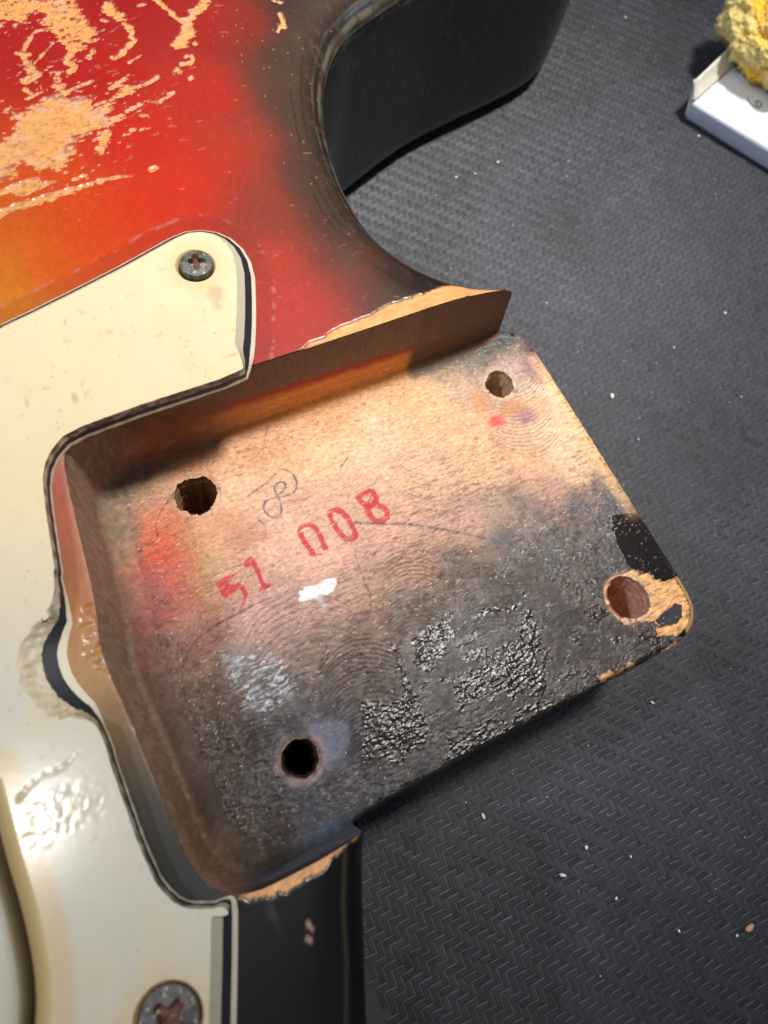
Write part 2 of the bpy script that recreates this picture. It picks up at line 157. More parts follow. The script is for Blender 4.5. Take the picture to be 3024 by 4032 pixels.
# ---------------------------------------------------------------- mesh helpers
def mesh(name, V, F, mat, parent=None, attrs=None, flat=False):
    V = np.asarray(V, np.float32); F = np.asarray(F, np.int32)
    me = bpy.data.meshes.new(name)
    me.vertices.add(len(V)); me.vertices.foreach_set('co', (V*MM).astype(np.float32).ravel())
    k = F.shape[1]
    me.loops.add(F.size); me.loops.foreach_set('vertex_index', F.ravel())
    me.polygons.add(len(F)); me.polygons.foreach_set('loop_start', np.arange(0, F.size, k, dtype=np.int32))
    me.polygons.foreach_set('loop_total', np.full(len(F), k, np.int32))
    me.update(calc_edges=True); me.validate()
    if not flat: me.polygons.foreach_set('use_smooth', np.ones(len(me.polygons), bool))
    for an, av in (attrs or {}).items():
        av = np.asarray(av, np.float32)
        if len(me.vertices) != len(av): continue
        if av.ndim == 2:
            a = me.color_attributes.new(an, 'FLOAT_COLOR', 'POINT')
            a.data.foreach_set('color', np.concatenate([av, np.ones((len(av), 1), np.float32)], 1).ravel())
        else:
            a = me.attributes.new(an, 'FLOAT', 'POINT'); a.data.foreach_set('value', av)
    if mat: me.materials.append(mat)
    o = bpy.data.objects.new(name, me); sc.collection.objects.link(o)
    if parent: o.parent = parent
    return o
class Grid:
    """a regular sheet of samples, painted like a canvas and cut to outline afterwards"""
    def __init__(s, x0, x1, y0, y1, step):
        s.step = step
        s.x = np.arange(x0, x1+step/2, step); s.y = np.arange(y0, y1+step/2, step)
        s.X, s.Y = np.meshgrid(s.x, s.y); s.Z = np.zeros(s.X.shape)
        s.col = np.zeros(s.X.shape+(3,)); s.rough = np.full(s.X.shape, .6); s.fine = np.ones(s.X.shape)
    def win(s, P, m):
        P = np.asarray(P, float).reshape(-1, P.shape[-1] if hasattr(P, 'shape') else len(P[0]))[:, :2]
        a = P.min(0)-m; b = P.max(0)+m
        i0, i1 = np.searchsorted(s.y, [a[1], b[1]]); j0, j1 = np.searchsorted(s.x, [a[0], b[0]])
        return (slice(i0, i1), slice(j0, j1))
    def blend(s, m, c, sl=(slice(None), slice(None)), rough=None, dz=0, fine=None):
        m = np.clip(m, 0, 1)
        s.col[sl] = s.col[sl]*(1-m[..., None])+np.asarray(c)*m[..., None]
        if rough is not None: s.rough[sl] = s.rough[sl]*(1-m)+rough*m
        if fine is not None: s.fine[sl] = s.fine[sl]*(1-m)+fine*m
        if np.any(dz): s.Z[sl] += m*dz
    def polymask(s, P, soft=.15, warp=0., wf=1., seed=1, margin=3, sx=1., sy=1.):
        sl = s.win(P, margin); X = s.X[sl]; Y = s.Y[sl]
        if X.size == 0: return sl, X
        d = sd(X, Y, P)+warp*(fbm(X*wf*sx, Y*wf*sy, seed)-.5)*2
        return sl, sstep(soft, -soft, d)
    def linemask(s, P, wd, soft=.1, warp=0., wf=2., seed=1, margin=2):
        sl = s.win(P, margin); X = s.X[sl]; Y = s.Y[sl]
        if X.size == 0: return sl, X
        d = segdist(X, Y, P, False)[0]+warp*(fbm(X*wf, Y*wf, seed)-.5)*2
        return sl, sstep(wd/2+soft, wd/2-soft, d)
    def cps(s, cp, sm=2.5, p=2.0, wa=3.0, wf=.35):
        cp = np.array(cp, float); C = lin(cp[:, 2:5]); W = 0; A = 0
        wx = s.X+wa*(fbm(s.X*wf, s.Y*wf, 91)-.5); wy = s.Y+wa*(fbm(s.X*wf, s.Y*wf, 92)-.5)
        for i in range(len(cp)):
            q = 1/((wx-cp[i, 0])**2+(wy-cp[i, 1])**2+sm)**p
            W = W+q; A = A+q[..., None]*C[i]
        s.col = A/W[..., None]
    def specks(s, n, x0, x1, y0, y1, colr, lmin, lmax, a, ang=None, spread=3.14, mask=None, dz=0.):
        for _ in range(n):
            x = rng.uniform(x0, x1); y = rng.uniform(y0, y1); th = (ang if ang is not None else 0)+rng.uniform(-spread, spread)
            L = rng.uniform(lmin, lmax); k = max(1, int(L/s.step*1.3)); cv = rng.uniform(-.6, .6)
            for j in range(k):
                ix = int(round((x-s.x[0])/s.step)); iy = int(round((y-s.y[0])/s.step))
                if 0 <= ix < len(s.x) and 0 <= iy < len(s.y):
                    if mask is not None and j == 0 and mask[iy, ix] < rng.rand(): break
                    s.col[iy, ix] = s.col[iy, ix]*(1-a)+np.asarray(colr)*a; s.Z[iy, ix] += dz
                x += math.cos(th)*s.step; y += math.sin(th)*s.step; th += cv*.15
    def build(s, name, keep, cut, mat, parent=None, extra=None, bz=None):
        """keep: polygons the sheet must lie in; cut: polygons removed; the rim is snapped onto the outlines"""
        xc = (s.X[:-1, :-1]+s.step/2); yc = (s.Y[:-1, :-1]+s.step/2)
        k = np.ones(xc.shape, bool)
        for P in keep: k &= inside(xc, yc, P)
        for P in cut: k &= ~inside(xc, yc, P)
        used = np.zeros(s.X.shape, int)
        for a, b in ((0, 0), (0, 1), (1, 0), (1, 1)):
            used[a:a+k.shape[0], b:b+k.shape[1]] += k
        rim = (used > 0) & (used < 4)
        rim[0, :] = rim[-1, :] = False; rim[:, 0] = rim[:, -1] = False
        X = s.X.copy(); Y = s.Y.copy(); rx = X[rim]; ry = Y[rim]
        bd = np.full(rx.shape, 1e9); bx = rx.copy(); by = ry.copy()
        for P in list(keep)+list(cut):
            d, px, py = segdist(rx, ry, P, True); m = (d < bd); bd = np.where(m, d, bd); bx = np.where(m, px, bx); by = np.where(m, py, by)
        ok = bd < s.step*1.3
        X[rim] = np.where(ok, bx, rx); Y[rim] = np.where(ok, by, ry)
        if bz is not None: s.Z[rim] = bz(X[rim], Y[rim], s.Z[rim])
        idx = -np.ones(s.X.shape, int); u = used > 0; idx[u] = np.arange(u.sum())
        F = np.stack([idx[:-1, :-1][k], idx[:-1, 1:][k], idx[1:, 1:][k], idx[1:, :-1][k]], 1)
        V = np.stack([X[u], Y[u], s.Z[u]], 1)
        at = dict(Col=s.col[u], Rough=s.rough[u], Fine=s.fine[u]); at.update({q: v[u] for q, v in (extra or {}).items()})
        return mesh(name, V, F, mat, parent, at)
def strip(rows):
    """rows: list of (n,3) arrays -> verts, quads"""
    A = np.array(rows); m, n = A.shape[:2]
    I = np.arange(m*n).reshape(m, n)
    F = np.stack([I[:-1, :-1].ravel(), I[:-1, 1:].ravel(), I[1:, 1:].ravel(), I[1:, :-1].ravel()], 1)
    return A.reshape(-1, 3), F

# ---------------------------------------------------------------- materials
def nodes(name):
    m = bpy.data.materials.new(name); m.use_nodes = True
    return m, m.node_tree, m.node_tree.nodes['Principled BSDF']
def painted(name, scale=1.0, tint=.18, bump=.15, nscale=14., rough_add=0., spec=.5, coat=0., stretch=(1, 1, 1), sheen=0., bdist=.01):
    """colour, gloss and fine grain from the painted attributes, with object-space noise on top"""
    m, t, b = nodes(name); N = t.nodes; L = t.links
    at = N.new('ShaderNodeAttribute'); at.attribute_name = 'Col'
    ar = N.new('ShaderNodeAttribute'); ar.attribute_name = 'Rough'
    af = N.new('ShaderNodeAttribute'); af.attribute_name = 'Fine'
    tc = N.new('ShaderNodeTexCoord'); mp = N.new('ShaderNodeMapping'); mp.inputs['Scale'].default_value = stretch
    L.new(tc.outputs['Object'], mp.inputs[0])
    n = N.new('ShaderNodeTexNoise'); n.inputs['Scale'].default_value = nscale; n.inputs['Detail'].default_value = 5; n.inputs['Roughness'].default_value = .65
    L.new(mp.outputs[0], n.inputs['Vector'])
    mr = N.new('ShaderNodeMapRange'); mr.inputs['From Min'].default_value = .25; mr.inputs['From Max'].default_value = .75
    mr.inputs['To Min'].default_value = scale*(1-tint); mr.inputs['To Max'].default_value = scale*(1+tint)
    L.new(n.outputs['Fac'], mr.inputs['Value'])
    mx = N.new('ShaderNodeVectorMath'); mx.operation = 'SCALE'
    L.new(at.outputs['Color'], mx.inputs[0]); L.new(mr.outputs[0], mx.inputs['Scale'])
    L.new(mx.outputs[0], b.inputs['Base Color'])
    ad = N.new('ShaderNodeMath'); ad.operation = 'ADD'; ad.use_clamp = True; ad.inputs[1].default_value = rough_add
    L.new(ar.outputs['Fac'], ad.inputs[0]); L.new(ad.outputs[0], b.inputs['Roughness'])
    bp = N.new('ShaderNodeBump'); bp.inputs['Distance'].default_value = bdist
    ml = N.new('ShaderNodeMath'); ml.operation = 'MULTIPLY'; ml.inputs[1].default_value = bump
    L.new(af.outputs['Fac'], ml.inputs[0]); L.new(ml.outputs[0], bp.inputs['Strength'])
    L.new(n.outputs['Fac'], bp.inputs['Height']); L.new(bp.outputs[0], b.inputs['Normal'])
    b.inputs['Specular IOR Level'].default_value = spec
    b.inputs['Coat Weight'].default_value = coat; b.inputs['Coat Roughness'].default_value = .12
    b.inputs['Sheen Weight'].default_value = sheen
    return m
def cpcol(X, Y, cp, sm=5.0, p=2.2):
    cp = np.array(cp, float); C = lin(cp[:, 2:5]); W = 0; A = 0
    for i in range(len(cp)):
        q = 1/((X-cp[i, 0])**2+(Y-cp[i, 1])**2+sm)**p; W = W+q; A = A+q[..., None]*C[i]
    return A/W[..., None]
def plain(name, rgb, rough=.5, tint=.15, nscale=20., bump=.1, metal=0., spec=.5, bdist=.01, sheen=0., stretch=(1, 1, 1)):
    m, t, b = nodes(name); N = t.nodes; L = t.links
    tc = N.new('ShaderNodeTexCoord'); mp = N.new('ShaderNodeMapping'); mp.inputs['Scale'].default_value = stretch
    L.new(tc.outputs['Object'], mp.inputs[0])
    n = N.new('ShaderNodeTexNoise'); n.inputs['Scale'].default_value = nscale; n.inputs['Detail'].default_value = 5
    L.new(mp.outputs[0], n.inputs['Vector'])
    r = N.new('ShaderNodeMapRange'); r.inputs['From Min'].default_value = .25; r.inputs['From Max'].default_value = .75
    r.inputs['To Min'].default_value = 1-tint; r.inputs['To Max'].default_value = 1+tint
    L.new(n.outputs['Fac'], r.inputs['Value'])
    v = N.new('ShaderNodeVectorMath'); v.operation = 'SCALE'; v.inputs[0].default_value = tuple(lin(rgb)); L.new(r.outputs[0], v.inputs['Scale'])
    L.new(v.outputs[0], b.inputs['Base Color'])
    b.inputs['Roughness'].default_value = rough; b.inputs['Metallic'].default_value = metal; b.inputs['Specular IOR Level'].default_value = spec
    b.inputs['Sheen Weight'].default_value = sheen
    bp = N.new('ShaderNodeBump'); bp.inputs['Distance'].default_value = bdist; bp.inputs['Strength'].default_value = bump
    L.new(n.outputs['Fac'], bp.inputs['Height']); L.new(bp.outputs[0], b.inputs['Normal'])
    return m
M_wood = painted('bare_wood', .95, .26, .8, 26, spec=.35, stretch=(.6, 1.2, 1), bdist=.012)
M_wall = painted('pocket_wall_wood', 1.0, .2, .5, 16, spec=.3, bdist=.02)
M_lacq = painted('sunburst_lacquer', .53, .10, .12, 16, spec=.45, coat=.15, bdist=.004)
M_guard = painted('aged_plastic', .63, .03, .35, 9, spec=.5, bdist=.006)
M_black = plain('black_ply', (30, 32, 38), .45, .1, 30, .15)
M_white = plain('white_ply', (205, 196, 172), .45, .08, 30, .15)
M_metal = painted('corroded_steel', .95, .25, .7, 60, spec=.6, bdist=.01)
M_mat = plain('mat_rubber', (62, 62, 66), .62, .16, 40, .5, spec=.4, bdist=.01)
M_weave = painted('mat_weave', .80, .35, .9, 50, spec=.5, bdist=.012)
M_paper = painted('white_card', .95, .03, .15, 12, spec=.3, bdist=.01)
M_cloth = painted('yellow_chenille', .95, .12, .3, 30, spec=.1, sheen=.3, bdist=.02)
M_lint = plain('white_lint', (235, 230, 220), .8, .05)
M_chip = plain('wood_chip', (205, 150, 120), .8, .2)

# ================================================================ mat
def tag(o, label=None, cat=None, group=None, kind=None):
    for k, v in (('label', label), ('category', cat), ('group', group), ('kind', kind)):
        if v: o[k] = v
    return o
V = [[-220, -220, ZM-.25], [420, -220, ZM-.25], [420, 420, ZM-.25], [-220, 420, ZM-.25]]
matb = mesh('work_mat', V, [[0, 1, 2, 3]], M_mat, flat=True); tag(matb, kind='structure')
matb['label'] = 'charcoal rubber work mat with a fine herringbone texture'
def herringbone():
    wv = 1.08; region = [(-2, -75), (60, -75), (215, 70), (215, 150), (150, 215), (40, 190), (25, 60), (-2, -12)]
    cells = []
    for i in range(-260, 260):
        for j in range(-130, 130):
            ox = wv*(i+2*j); oy = wv*(-i+2*j)
            cells.append((ox+wv, oy+.5*wv, 0)); cells.append((ox+2.5*wv, oy+wv, 1))
    c = np.array(cells); c[:, 0] += 85; c[:, 1] += 50
    a = math.radians(-2.5); x = c[:, 0]-85; y = c[:, 1]-50
    X = 85+x*math.cos(a)-y*math.sin(a); Y = 50+x*math.sin(a)+y*math.cos(a)
    k = inside(X, Y, region); X = X[k]; Y = Y[k]; o = c[k, 2]; n = len(X)
    hl = wv*.99; hw = wv*.49
    # local outline of one raised brick: long axis u, short axis v; a 4x3 pillow, one long edge lifted into a ridge
    us = np.array([-1, -.8, .8, 1.])*hl; vs = np.array([-1, -.55, .45, .82, 1.])*hw
    zz = np.array([.0, .07, .08, .24, -.04]); ez = np.array([-.07, 0, 0, -.07])
    U, W = np.meshgrid(us, vs); Z0 = zz[:, None]+ez[None, :]
    U = U.ravel(); W = W.ravel(); Z0 = Z0.ravel()
    ang = np.where(o == 1, math.pi/2, 0)+a+rng.normal(0, .03, n)
    s = 1+rng.normal(0, .03, n); hs = np.where(o == 1, .75, 1.0)*(1+rng.normal(0, .28, n))*(.55+.9*vn(X*.06, Y*.06, 5))
    tx = rng.normal(0, .025, n); ty = rng.normal(0, .04, n)
    flip = np.where(o == 1, -1., 1.)
    u = U[None]*s[:, None]; v = (W[None]*flip[:, None])
    px = X[:, None]+u*np.cos(ang)[:, None]-v*np.sin(ang)[:, None]+.03*rng.normal(0, 1, (n, len(U)))
    py = Y[:, None]+u*np.sin(ang)[:, None]+v*np.cos(ang)[:, None]+.03*rng.normal(0, 1, (n, len(U)))
    pz = ZM-.10+Z0[None]*hs[:, None]*.58+u*tx[:, None]+v*ty[:, None]
    Vv = np.stack([px, py, pz], -1).reshape(-1, 3)
    q = []
    for r in range(4):
        for cc in range(3): q.append([r*4+cc, r*4+cc+1, (r+1)*4+cc+1, (r+1)*4+cc])
    q = np.array(q); F = (q[None]+(np.arange(n)*20)[:, None, None])
    F = np.where((flip < 0)[:, None, None], F[:, :, ::-1], F)
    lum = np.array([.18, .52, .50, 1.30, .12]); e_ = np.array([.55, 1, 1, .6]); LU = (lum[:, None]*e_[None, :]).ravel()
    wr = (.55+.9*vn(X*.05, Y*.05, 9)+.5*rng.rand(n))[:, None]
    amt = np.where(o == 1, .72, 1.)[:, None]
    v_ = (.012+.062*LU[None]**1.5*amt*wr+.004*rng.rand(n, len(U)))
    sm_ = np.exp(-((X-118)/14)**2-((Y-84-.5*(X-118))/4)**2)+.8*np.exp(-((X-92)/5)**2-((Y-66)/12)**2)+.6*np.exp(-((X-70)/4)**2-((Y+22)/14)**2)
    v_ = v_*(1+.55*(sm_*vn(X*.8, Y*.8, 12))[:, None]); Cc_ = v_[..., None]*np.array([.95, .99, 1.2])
    o_ = mesh('embossed_weave', Vv, F.reshape(-1, 4), M_weave, matb, dict(Col=Cc_.reshape(-1, 3), Rough=np.full(len(Vv), .55), Fine=np.ones(len(Vv)))); tag(o_, kind='stuff')
herringbone()

# ================================================================ guitar body
def top_z(X, Y):
    d1 = segdist(X, Y, OUT, False)[0]; d2 = segdist(X, Y, TRE, False)[0]
    d = np.minimum(np.minimum(d1, d2), 9.0)
    t = (1-d/9.0)**1.35
    return ZT-RR*(1-np.sqrt(np.maximum(1-t*t, 0)))
OUT = smooth(D['outline'], 2); TRE = smooth(D['treble'], 2); HEEL = np.array(D['heel']); WALL = smooth(D['wall'], 1)
root = bpy.data.objects.new('electric_guitar', None); sc.collection.objects.link(root)
root.location = (2*MM, 18*MM, ZM*MM)
tag(root, 'worn red and black sunburst electric guitar body with an empty neck pocket', 'guitar')
def part(o): 
    o.matrix_parent_inverse = Matrix.Translation(root.location).inverted(); return o
BODY = np.concatenate([OUT, WALL, TRE, np.array([[-90, -60], [-90, 190]])])
no = normals(OUT); # travel goes from the horn to the tip; body lies to the right
inset = .45
OUT_IN = OUT-no*inset
nt = normals(TRE); TRE_IN = TRE-nt*inset
BODYP = np.concatenate([OUT_IN[:-1], WALL, TRE_IN[1:], np.array([[-90, -60], [-90, 190]])])
FINE = [(-42, -40), (24, -40), (72, 50), (104, 122), (-6, 128), (-30, 40)]

g = Grid(-44, 106, -42, 130, .22)
X, Y = g.X, g.Y
g.cps(D['body_cp'], 24.0, 2.3, 1.2, .1)
g.Z = top_z(X, Y)
g.rough[:] = .3; g.fine[:] = .6
dO = segdist(X, Y, OUT, False)[0]
g.blend(.62*sstep(12.5, 6.0, dO+.8*(fbm(X*.12, Y*.12, 7)-.5))*sstep(50, 64, Y), lin((78, 60, 47)))
g.blend(.8*sstep(5.0, .5, dO+.5*(fbm(X*.15, Y*.15, 8)-.5)), lin((24, 22, 18)))
# paint grain of the burst
g.col *= (1+.34*(fbm(X*2.6, Y*2.2, 3, 3, .7)-.5))[..., None]
# fine checking cracks parallel to the cutaway edge
for k, dd in enumerate((4.2, 5.6, 6.6)):
    m = sstep(.16, .03, np.abs(dO-dd+.5*(fbm(X*.15, Y*.15, 20+k)-.5)))*sstep(.45, .6, vn(X*.12, Y*.12, 30+k))
    g.blend(m*.6, lin((16, 12, 9)))
# smudged wear and painted highlight lines on the rounded edge
g.blend(.3*sstep(.5, .75, fbm(X*.3, Y*.3, 44))*sstep(8, 4, dO), lin((60, 54, 42)), rough=.42)
for k, (dd, ww, aa) in enumerate(((1.1, .45, .55), (2.3, .25, .28), (.5, .2, .3))):  # pale lines put the rim's reflected light into the colour
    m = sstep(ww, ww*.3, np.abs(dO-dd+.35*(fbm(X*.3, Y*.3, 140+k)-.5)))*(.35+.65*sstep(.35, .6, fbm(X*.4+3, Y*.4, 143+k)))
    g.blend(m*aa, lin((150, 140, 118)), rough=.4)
m = sstep(.60, .68, fbm(X*1.4, Y*.7, 150, 5, .7))*sstep(9, 1, dO); g.blend(m*.3, lin((120, 108, 92)))
dT = segdist(X, Y, TRE, False)[0]; m = sstep(.35, .08, np.abs(dT-2.4+.4*(fbm(X*.2, Y*.2, 160)-.5)))*(Y < -8); g.blend(m*.5, lin((96, 90, 60)))  # olive line: treble roundover highlight painted into the colour
m = sstep(1.6, .3, np.abs(dT-9+1.0*(fbm(X*.2, Y*.2, 161)-.5)))*sstep(.45, .65, fbm(X*.8, Y*.25, 162))*(Y < -9)*(X > -15); g.blend(m*.3, lin((80, 80, 92)), rough=.5)
# chips through the lacquer to bare alder
chip = np.zeros(X.shape); sa = math.radians(-7)
ux = X*math.cos(sa)+Y*math.sin(sa); uy = -X*math.sin(sa)+Y*math.cos(sa)
aniso = fbm(ux*.55, uy*1.9, 61, 4, .6); anis2 = fbm(ux*1.6, uy*4.5, 77, 3, .6)
for i, P in enumerate(D['chip_poly']):
    sl = g.win(P, 2.5); dd = sd(X[sl], Y[sl], P)
    big = i < 2
    f = -dd+(1.3 if big else .55)*(aniso[sl]-.5)*2+(.55)*(anis2[sl]-.5)*2
    m = sstep(-.05, .12, f)
    if i == 1:      # the big worn area keeps islands of red
        hole = sstep(.555, .58, fbm(ux[sl]*.9, uy[sl]*2.6, 83, 4, .62))*sstep(4.0, .3, -dd+2.2*vn(X[sl]*.3, Y[sl]*.3, 5)); m = m*(1-hole)
    if i == 0:
        hole = sstep(.63, .66, fbm(ux[sl]*1.0, uy[sl]*2.0, 84, 4, .6)); m = m*(1-hole)
    chip[sl] = np.maximum(chip[sl], m)
for i, (P, wd) in enumerate(D['chip_line']):
    sl = g.win(P, 2.0); dd = segdist(X[sl], Y[sl], P, False)[0]
    f = wd*.5-dd+wd*.75*(fbm(X[sl]*1.3, Y[sl]*1.3, 100+i)-.5)*1.7+.2*(anis2[sl]-.5)
    chip[sl] = np.maximum(chip[sl], sstep(-.04, .08, f))
# scatter of tiny nicks round the worn area
nick = sstep(.74, .78, fbm(ux*.9, uy*3.6, 131, 3, .5))*sstep(8, 0, np.minimum(sd(X, Y, D['chip_poly'][1]), sd(X, Y, D['chip_poly'][0])+3))
chip = np.maximum(chip, nick*.8)
woodc = 1.0*lin((240, 166, 88))*(1+.35*(fbm(ux*.8, uy*3, 9)-.5))[..., None]
pale = sstep(.62, .75, fbm(X*.45, Y*.45, 57))
fl_ = sstep(.60, .68, anis2)*.5; woodc = woodc*(1-fl_[..., None])+lin((150, 70, 34))*fl_[..., None]
woodc = woodc*(1-.45*pale[..., None])+lin((205, 175, 145))*.45*pale[..., None]
g.col = g.col*(1-chip[..., None])+woodc*chip[..., None]
g.rough = g.rough*(1-chip)+.7*chip
rimm = np.clip(chip*(1-chip)*4, 0, 1)
g.blend(rimm*.55, lin((240, 205, 175)))
g.Z -= .20*chip
rim2 = np.clip(sstep(.0, .15, chip)-sstep(.15, .5, chip), 0, 1); g.blend(rim2*.4, lin((110, 26, 18)))
for P in D['haze_line']:
    sl, m = g.linemask(P, .12, .08, .1); g.blend(m*.35*sstep(.4, .6, vn(X[sl]*.7, Y[sl]*.7, 3)), lin((215, 150, 130)), sl)
# bare wood strips along the two pocket edges
bt = np.array(D['bare_top']); PB = np.concatenate([bt, np.array([[54, 46.2], [40, 45.7], [18, 45.2]])])
sl, m = g.polymask(PB, .08, .45, .9, 11, 3, .6, 1.)
grain = fbm(X[sl]*.5, Y[sl]*4, 12)
wc = 1.4*lin((226, 160, 96))*(1+.9*(grain-.5))[..., None]
g.col[sl] = g.col[sl]*(1-m[..., None])+wc*m[..., None]; g.rough[sl] = g.rough[sl]*(1-m)+.75*m; g.Z[sl] -= m*.22
bl = np.array(D['bare_low']); PB2 = np.concatenate([bl, np.array([[4.5, -8], [-12, -8]])])
sl, m = g.polymask(PB2, .08, .55, 1.3, 13, 3)
wc = 1.4*lin((225, 165, 110))*(1+.8*(fbm(X[sl]*2, Y[sl]*2, 14)-.5))[..., None]
dk = sstep(-2, 3, X[sl]); wc = wc*(1-.6*dk[..., None])+lin((150, 95, 80))*.6*dk[..., None]
g.col[sl] = g.col[sl]*(1-m[..., None])+wc*m[..., None]; g.rough[sl] = g.rough[sl]*(1-m)+.8*m; g.Z[sl] -= m*.25
for q, (a, b) in zip(D['treble_chips'], ((.3, .45), (.25, .4))):
    P = [[q[0]-.1, q[1]+a], [q[0]+.1, q[1]-a]]; sl, m = g.linemask(P, .45, .12, .2); g.blend(m, lin((190, 150, 125)), sl, rough=.8)
# the ledge: gouged lacquer around the truss rod notch
P = [[-15.6, 24.4], [-17.2, 21.6], [-16.9, 18.5], [-15.6, 15.8], [-14.6, 17], [-14.6, 24]]
sl, m = g.polymask(P, .6, .5, .8, 15)
n_ = fbm(X[sl]*1.1, Y[sl]*1.1, 16, 5, .6)
g.Z[sl] += m*(n_-.62)*1.1; g.blend(m*.5*sstep(.5, .75, n_), lin((236, 182, 120)), sl, rough=.2)
# slight sag of lacquer over the ledge edge
dW = segdist(X, Y, WALL, False)[0]
led = (X < -10.5) & (Y < 46) & (Y > -9.5)
g.Z = np.where(led, g.Z-.10*np.clip(1-dW/.7, 0, 1)**2, g.Z); g.rough = np.where(led, np.where(Y < 14, .62, .5), g.rough)
g.blend(led*sstep(.35, .1, dW+.2*(vn(X*2, Y*2, 4)-.5))*.6*sstep(-2, 10, Y), lin((190, 130, 90)))
# dust and hairline scratches
g.specks(110, 24, 60, 44, 112, lin((130, 120, 105)), .2, .6, .35)
g.specks(40, -5, 40, 45, 110, lin((225, 160, 135)), .3, 1.2, .3, math.radians(-5), .3)
g.specks(60, 13, 34, 44, 66, lin((225, 120, 100)), .2, .6, .25)
g.specks(50, 28, 50, 60, 112, lin((190, 180, 165)), .2, .25, .6)
# grubby halo just outside the pickguard
PG = [p[:2] for p in D['pg']]
dP = segdist(X, Y, PG, False)[0]
g.blend(.22*sstep(2.2, 1.3, np.abs(dP-.4+.6*(fbm(X*.5, Y*.5, 66)-.5)))*(Y > 43.5), lin((132, 38, 40)))
g.blend(.55*sstep(.35, .1, np.abs(dP-2.3+.8*(fbm(X*.3, Y*.3, 67)-.5)))*sstep(.5, .65, fbm(X*.9, Y*.9, 68))*(Y > 43.5), lin((200, 120, 110)), rough=.6)
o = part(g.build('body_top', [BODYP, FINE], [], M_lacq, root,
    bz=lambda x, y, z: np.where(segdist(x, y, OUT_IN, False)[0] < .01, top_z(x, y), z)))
gc = Grid(-92, 164, -62, 194, 1.6); gc.Z = top_z(gc.X, gc.Y); gc.cps(D['body_cp'], 14, 2.0, 1.2, .12); gc.rough[:] = .3; gc.fine[:] = .6
dOc = segdist(gc.X, gc.Y, OUT, False)[0]; gc.blend(.97*sstep(9, 4, dOc), lin((20, 19, 17)))
part(gc.build('body_top', [BODYP], [FINE], M_lacq, root))['label'] = 'outer reach of the top beyond the close view'

# sides: roundover, straight side, lower roundover
def side(P, nrm, ztop, name, colf, r=RR):
    rows = []; 
    prof = []
    if ztop is None:
        for a in np.linspace(math.acos(1-inset/r)*.96, 0, 9): prof.append((r*(1-math.cos(a)), ZT-r+r*math.sin(a)))
        zs = ZT-r
    else:
        for a in np.linspace(math.pi/2, 0, 5): prof.append((ztop[1]*(1-math.cos(a)), ztop[0]-ztop[1]+ztop[1]*math.sin(a)))
        zs = ztop[0]-ztop[1]
    for z in np.linspace(zs, ZM+6, 40)[1:]: prof.append((0, z))
    for a in np.linspace(0, math.pi/2, 10)[1:]: prof.append((6*(1-math.cos(a)), ZM+6-6*math.sin(a)))
    for ins, z in prof:
        q = P-nrm*ins; rows.append(np.concatenate([q, np.full((len(q), 1), z)], 1))
    V, F = strip(rows)
    s_ = np.tile(np.arange(len(P))*.5, len(prof)); C, R = colf(V, s_)
    return part(mesh(name, V, F, M_lacq, root, dict(Col=C, Rough=R, Fine=np.full(len(V), .8))))
def blackside(V, s):
    n = fbm(V[:, 0]*.8+V[:, 1]*.6, V[:, 2]*.6, 71); C = lin((17, 16, 16))*(1+.5*(n-.5))[:, None]
    worn = sstep(.60, .68, fbm(V[:, 0]*1.7, V[:, 2]*1.7+V[:, 1], 72, 5, .7))[:, None]*.45
    C = C*(1-worn)+lin((90, 80, 72))*worn
    return C, .3+.15*n
Po = resample(OUT, .5); part_side = side(Po, normals(Po), None, 'body_side', blackside)
Ph = resample(smooth(HEEL, 1), .4)
def heelside(V, s):
    C, R = blackside(V, s); w_ = (V[:, 2] > -1.2) & (V[:, 1] > 0) & (V[:, 1] < 40); C[w_] = lin((215, 160, 100)); 
    q = (V[:, 2] > -1.0) & (V[:, 0] > 57) & (V[:, 1] <= 0); C[q] = lin((210, 165, 105)); return C, R
side(Ph, normals(Ph), (0, .9), 'body_side', heelside)
Pt = resample(TRE, .5); side(Pt, normals(Pt), None, 'body_side', blackside)

# ---------------------------------------------------------------- pocket walls
Pw = resample(WALL, .3); nw = normals(Pw)
for _ in range(2): nw = np.stack([np.convolve(np.pad(nw[:, c_], 9, mode='edge'), np.ones(19)/19, 'valid') for c_ in (0, 1)], 1)
nw /= np.linalg.norm(nw, axis=1)[:, None]; s_ = np.concatenate([[0], np.cumsum(np.linalg.norm(np.diff(Pw, axis=0), axis=1))])
xw, yw = Pw[:, 0], Pw[:, 1]
isU = sstep(-9, -2, xw)*(yw > 30)                      # upper (bass) wall
isL = (yw < -6)*sstep(-13, -9, xw)                      # lower (treble) wall
rf = 3.4*(1-isU)*(1-isL)+1.0*isU+1.6*isL
rf = np.convolve(np.pad(rf, 8, mode='edge'), np.ones(17)/17, 'valid')
zt = np.minimum(top_z(xw, yw), ZT)-.25
rough_e = .25*(fbm(s_*1.3, s_*0, 31)-.5)
rows = []; nl = 44
for k in range(nl):
    t = k/(nl-1)
    # straight part then fillet, all in one parameter
    if t < .7:
        z = zt+(rf-zt)*(t/.7); ins = np.zeros_like(z)+.5*(t/.7)*(1-isU)*(1-isL)
    else:
        a = (t-.7)/.3*math.pi/2; z = rf-rf*math.sin(a)-.02*(t > .999); ins = rf*(1-math.cos(a))+.5*(1-isU)*(1-isL)
    ins = ins+.16*(fbm(s_*.9, z*.5, 33)-.5)*min(1, t*6)-(rough_e if k == 0 else 0)*.5
    q = Pw+nw*ins[:, None]; rows.append(np.concatenate([q, z[:, None]], 1))
rows = np.array(rows)
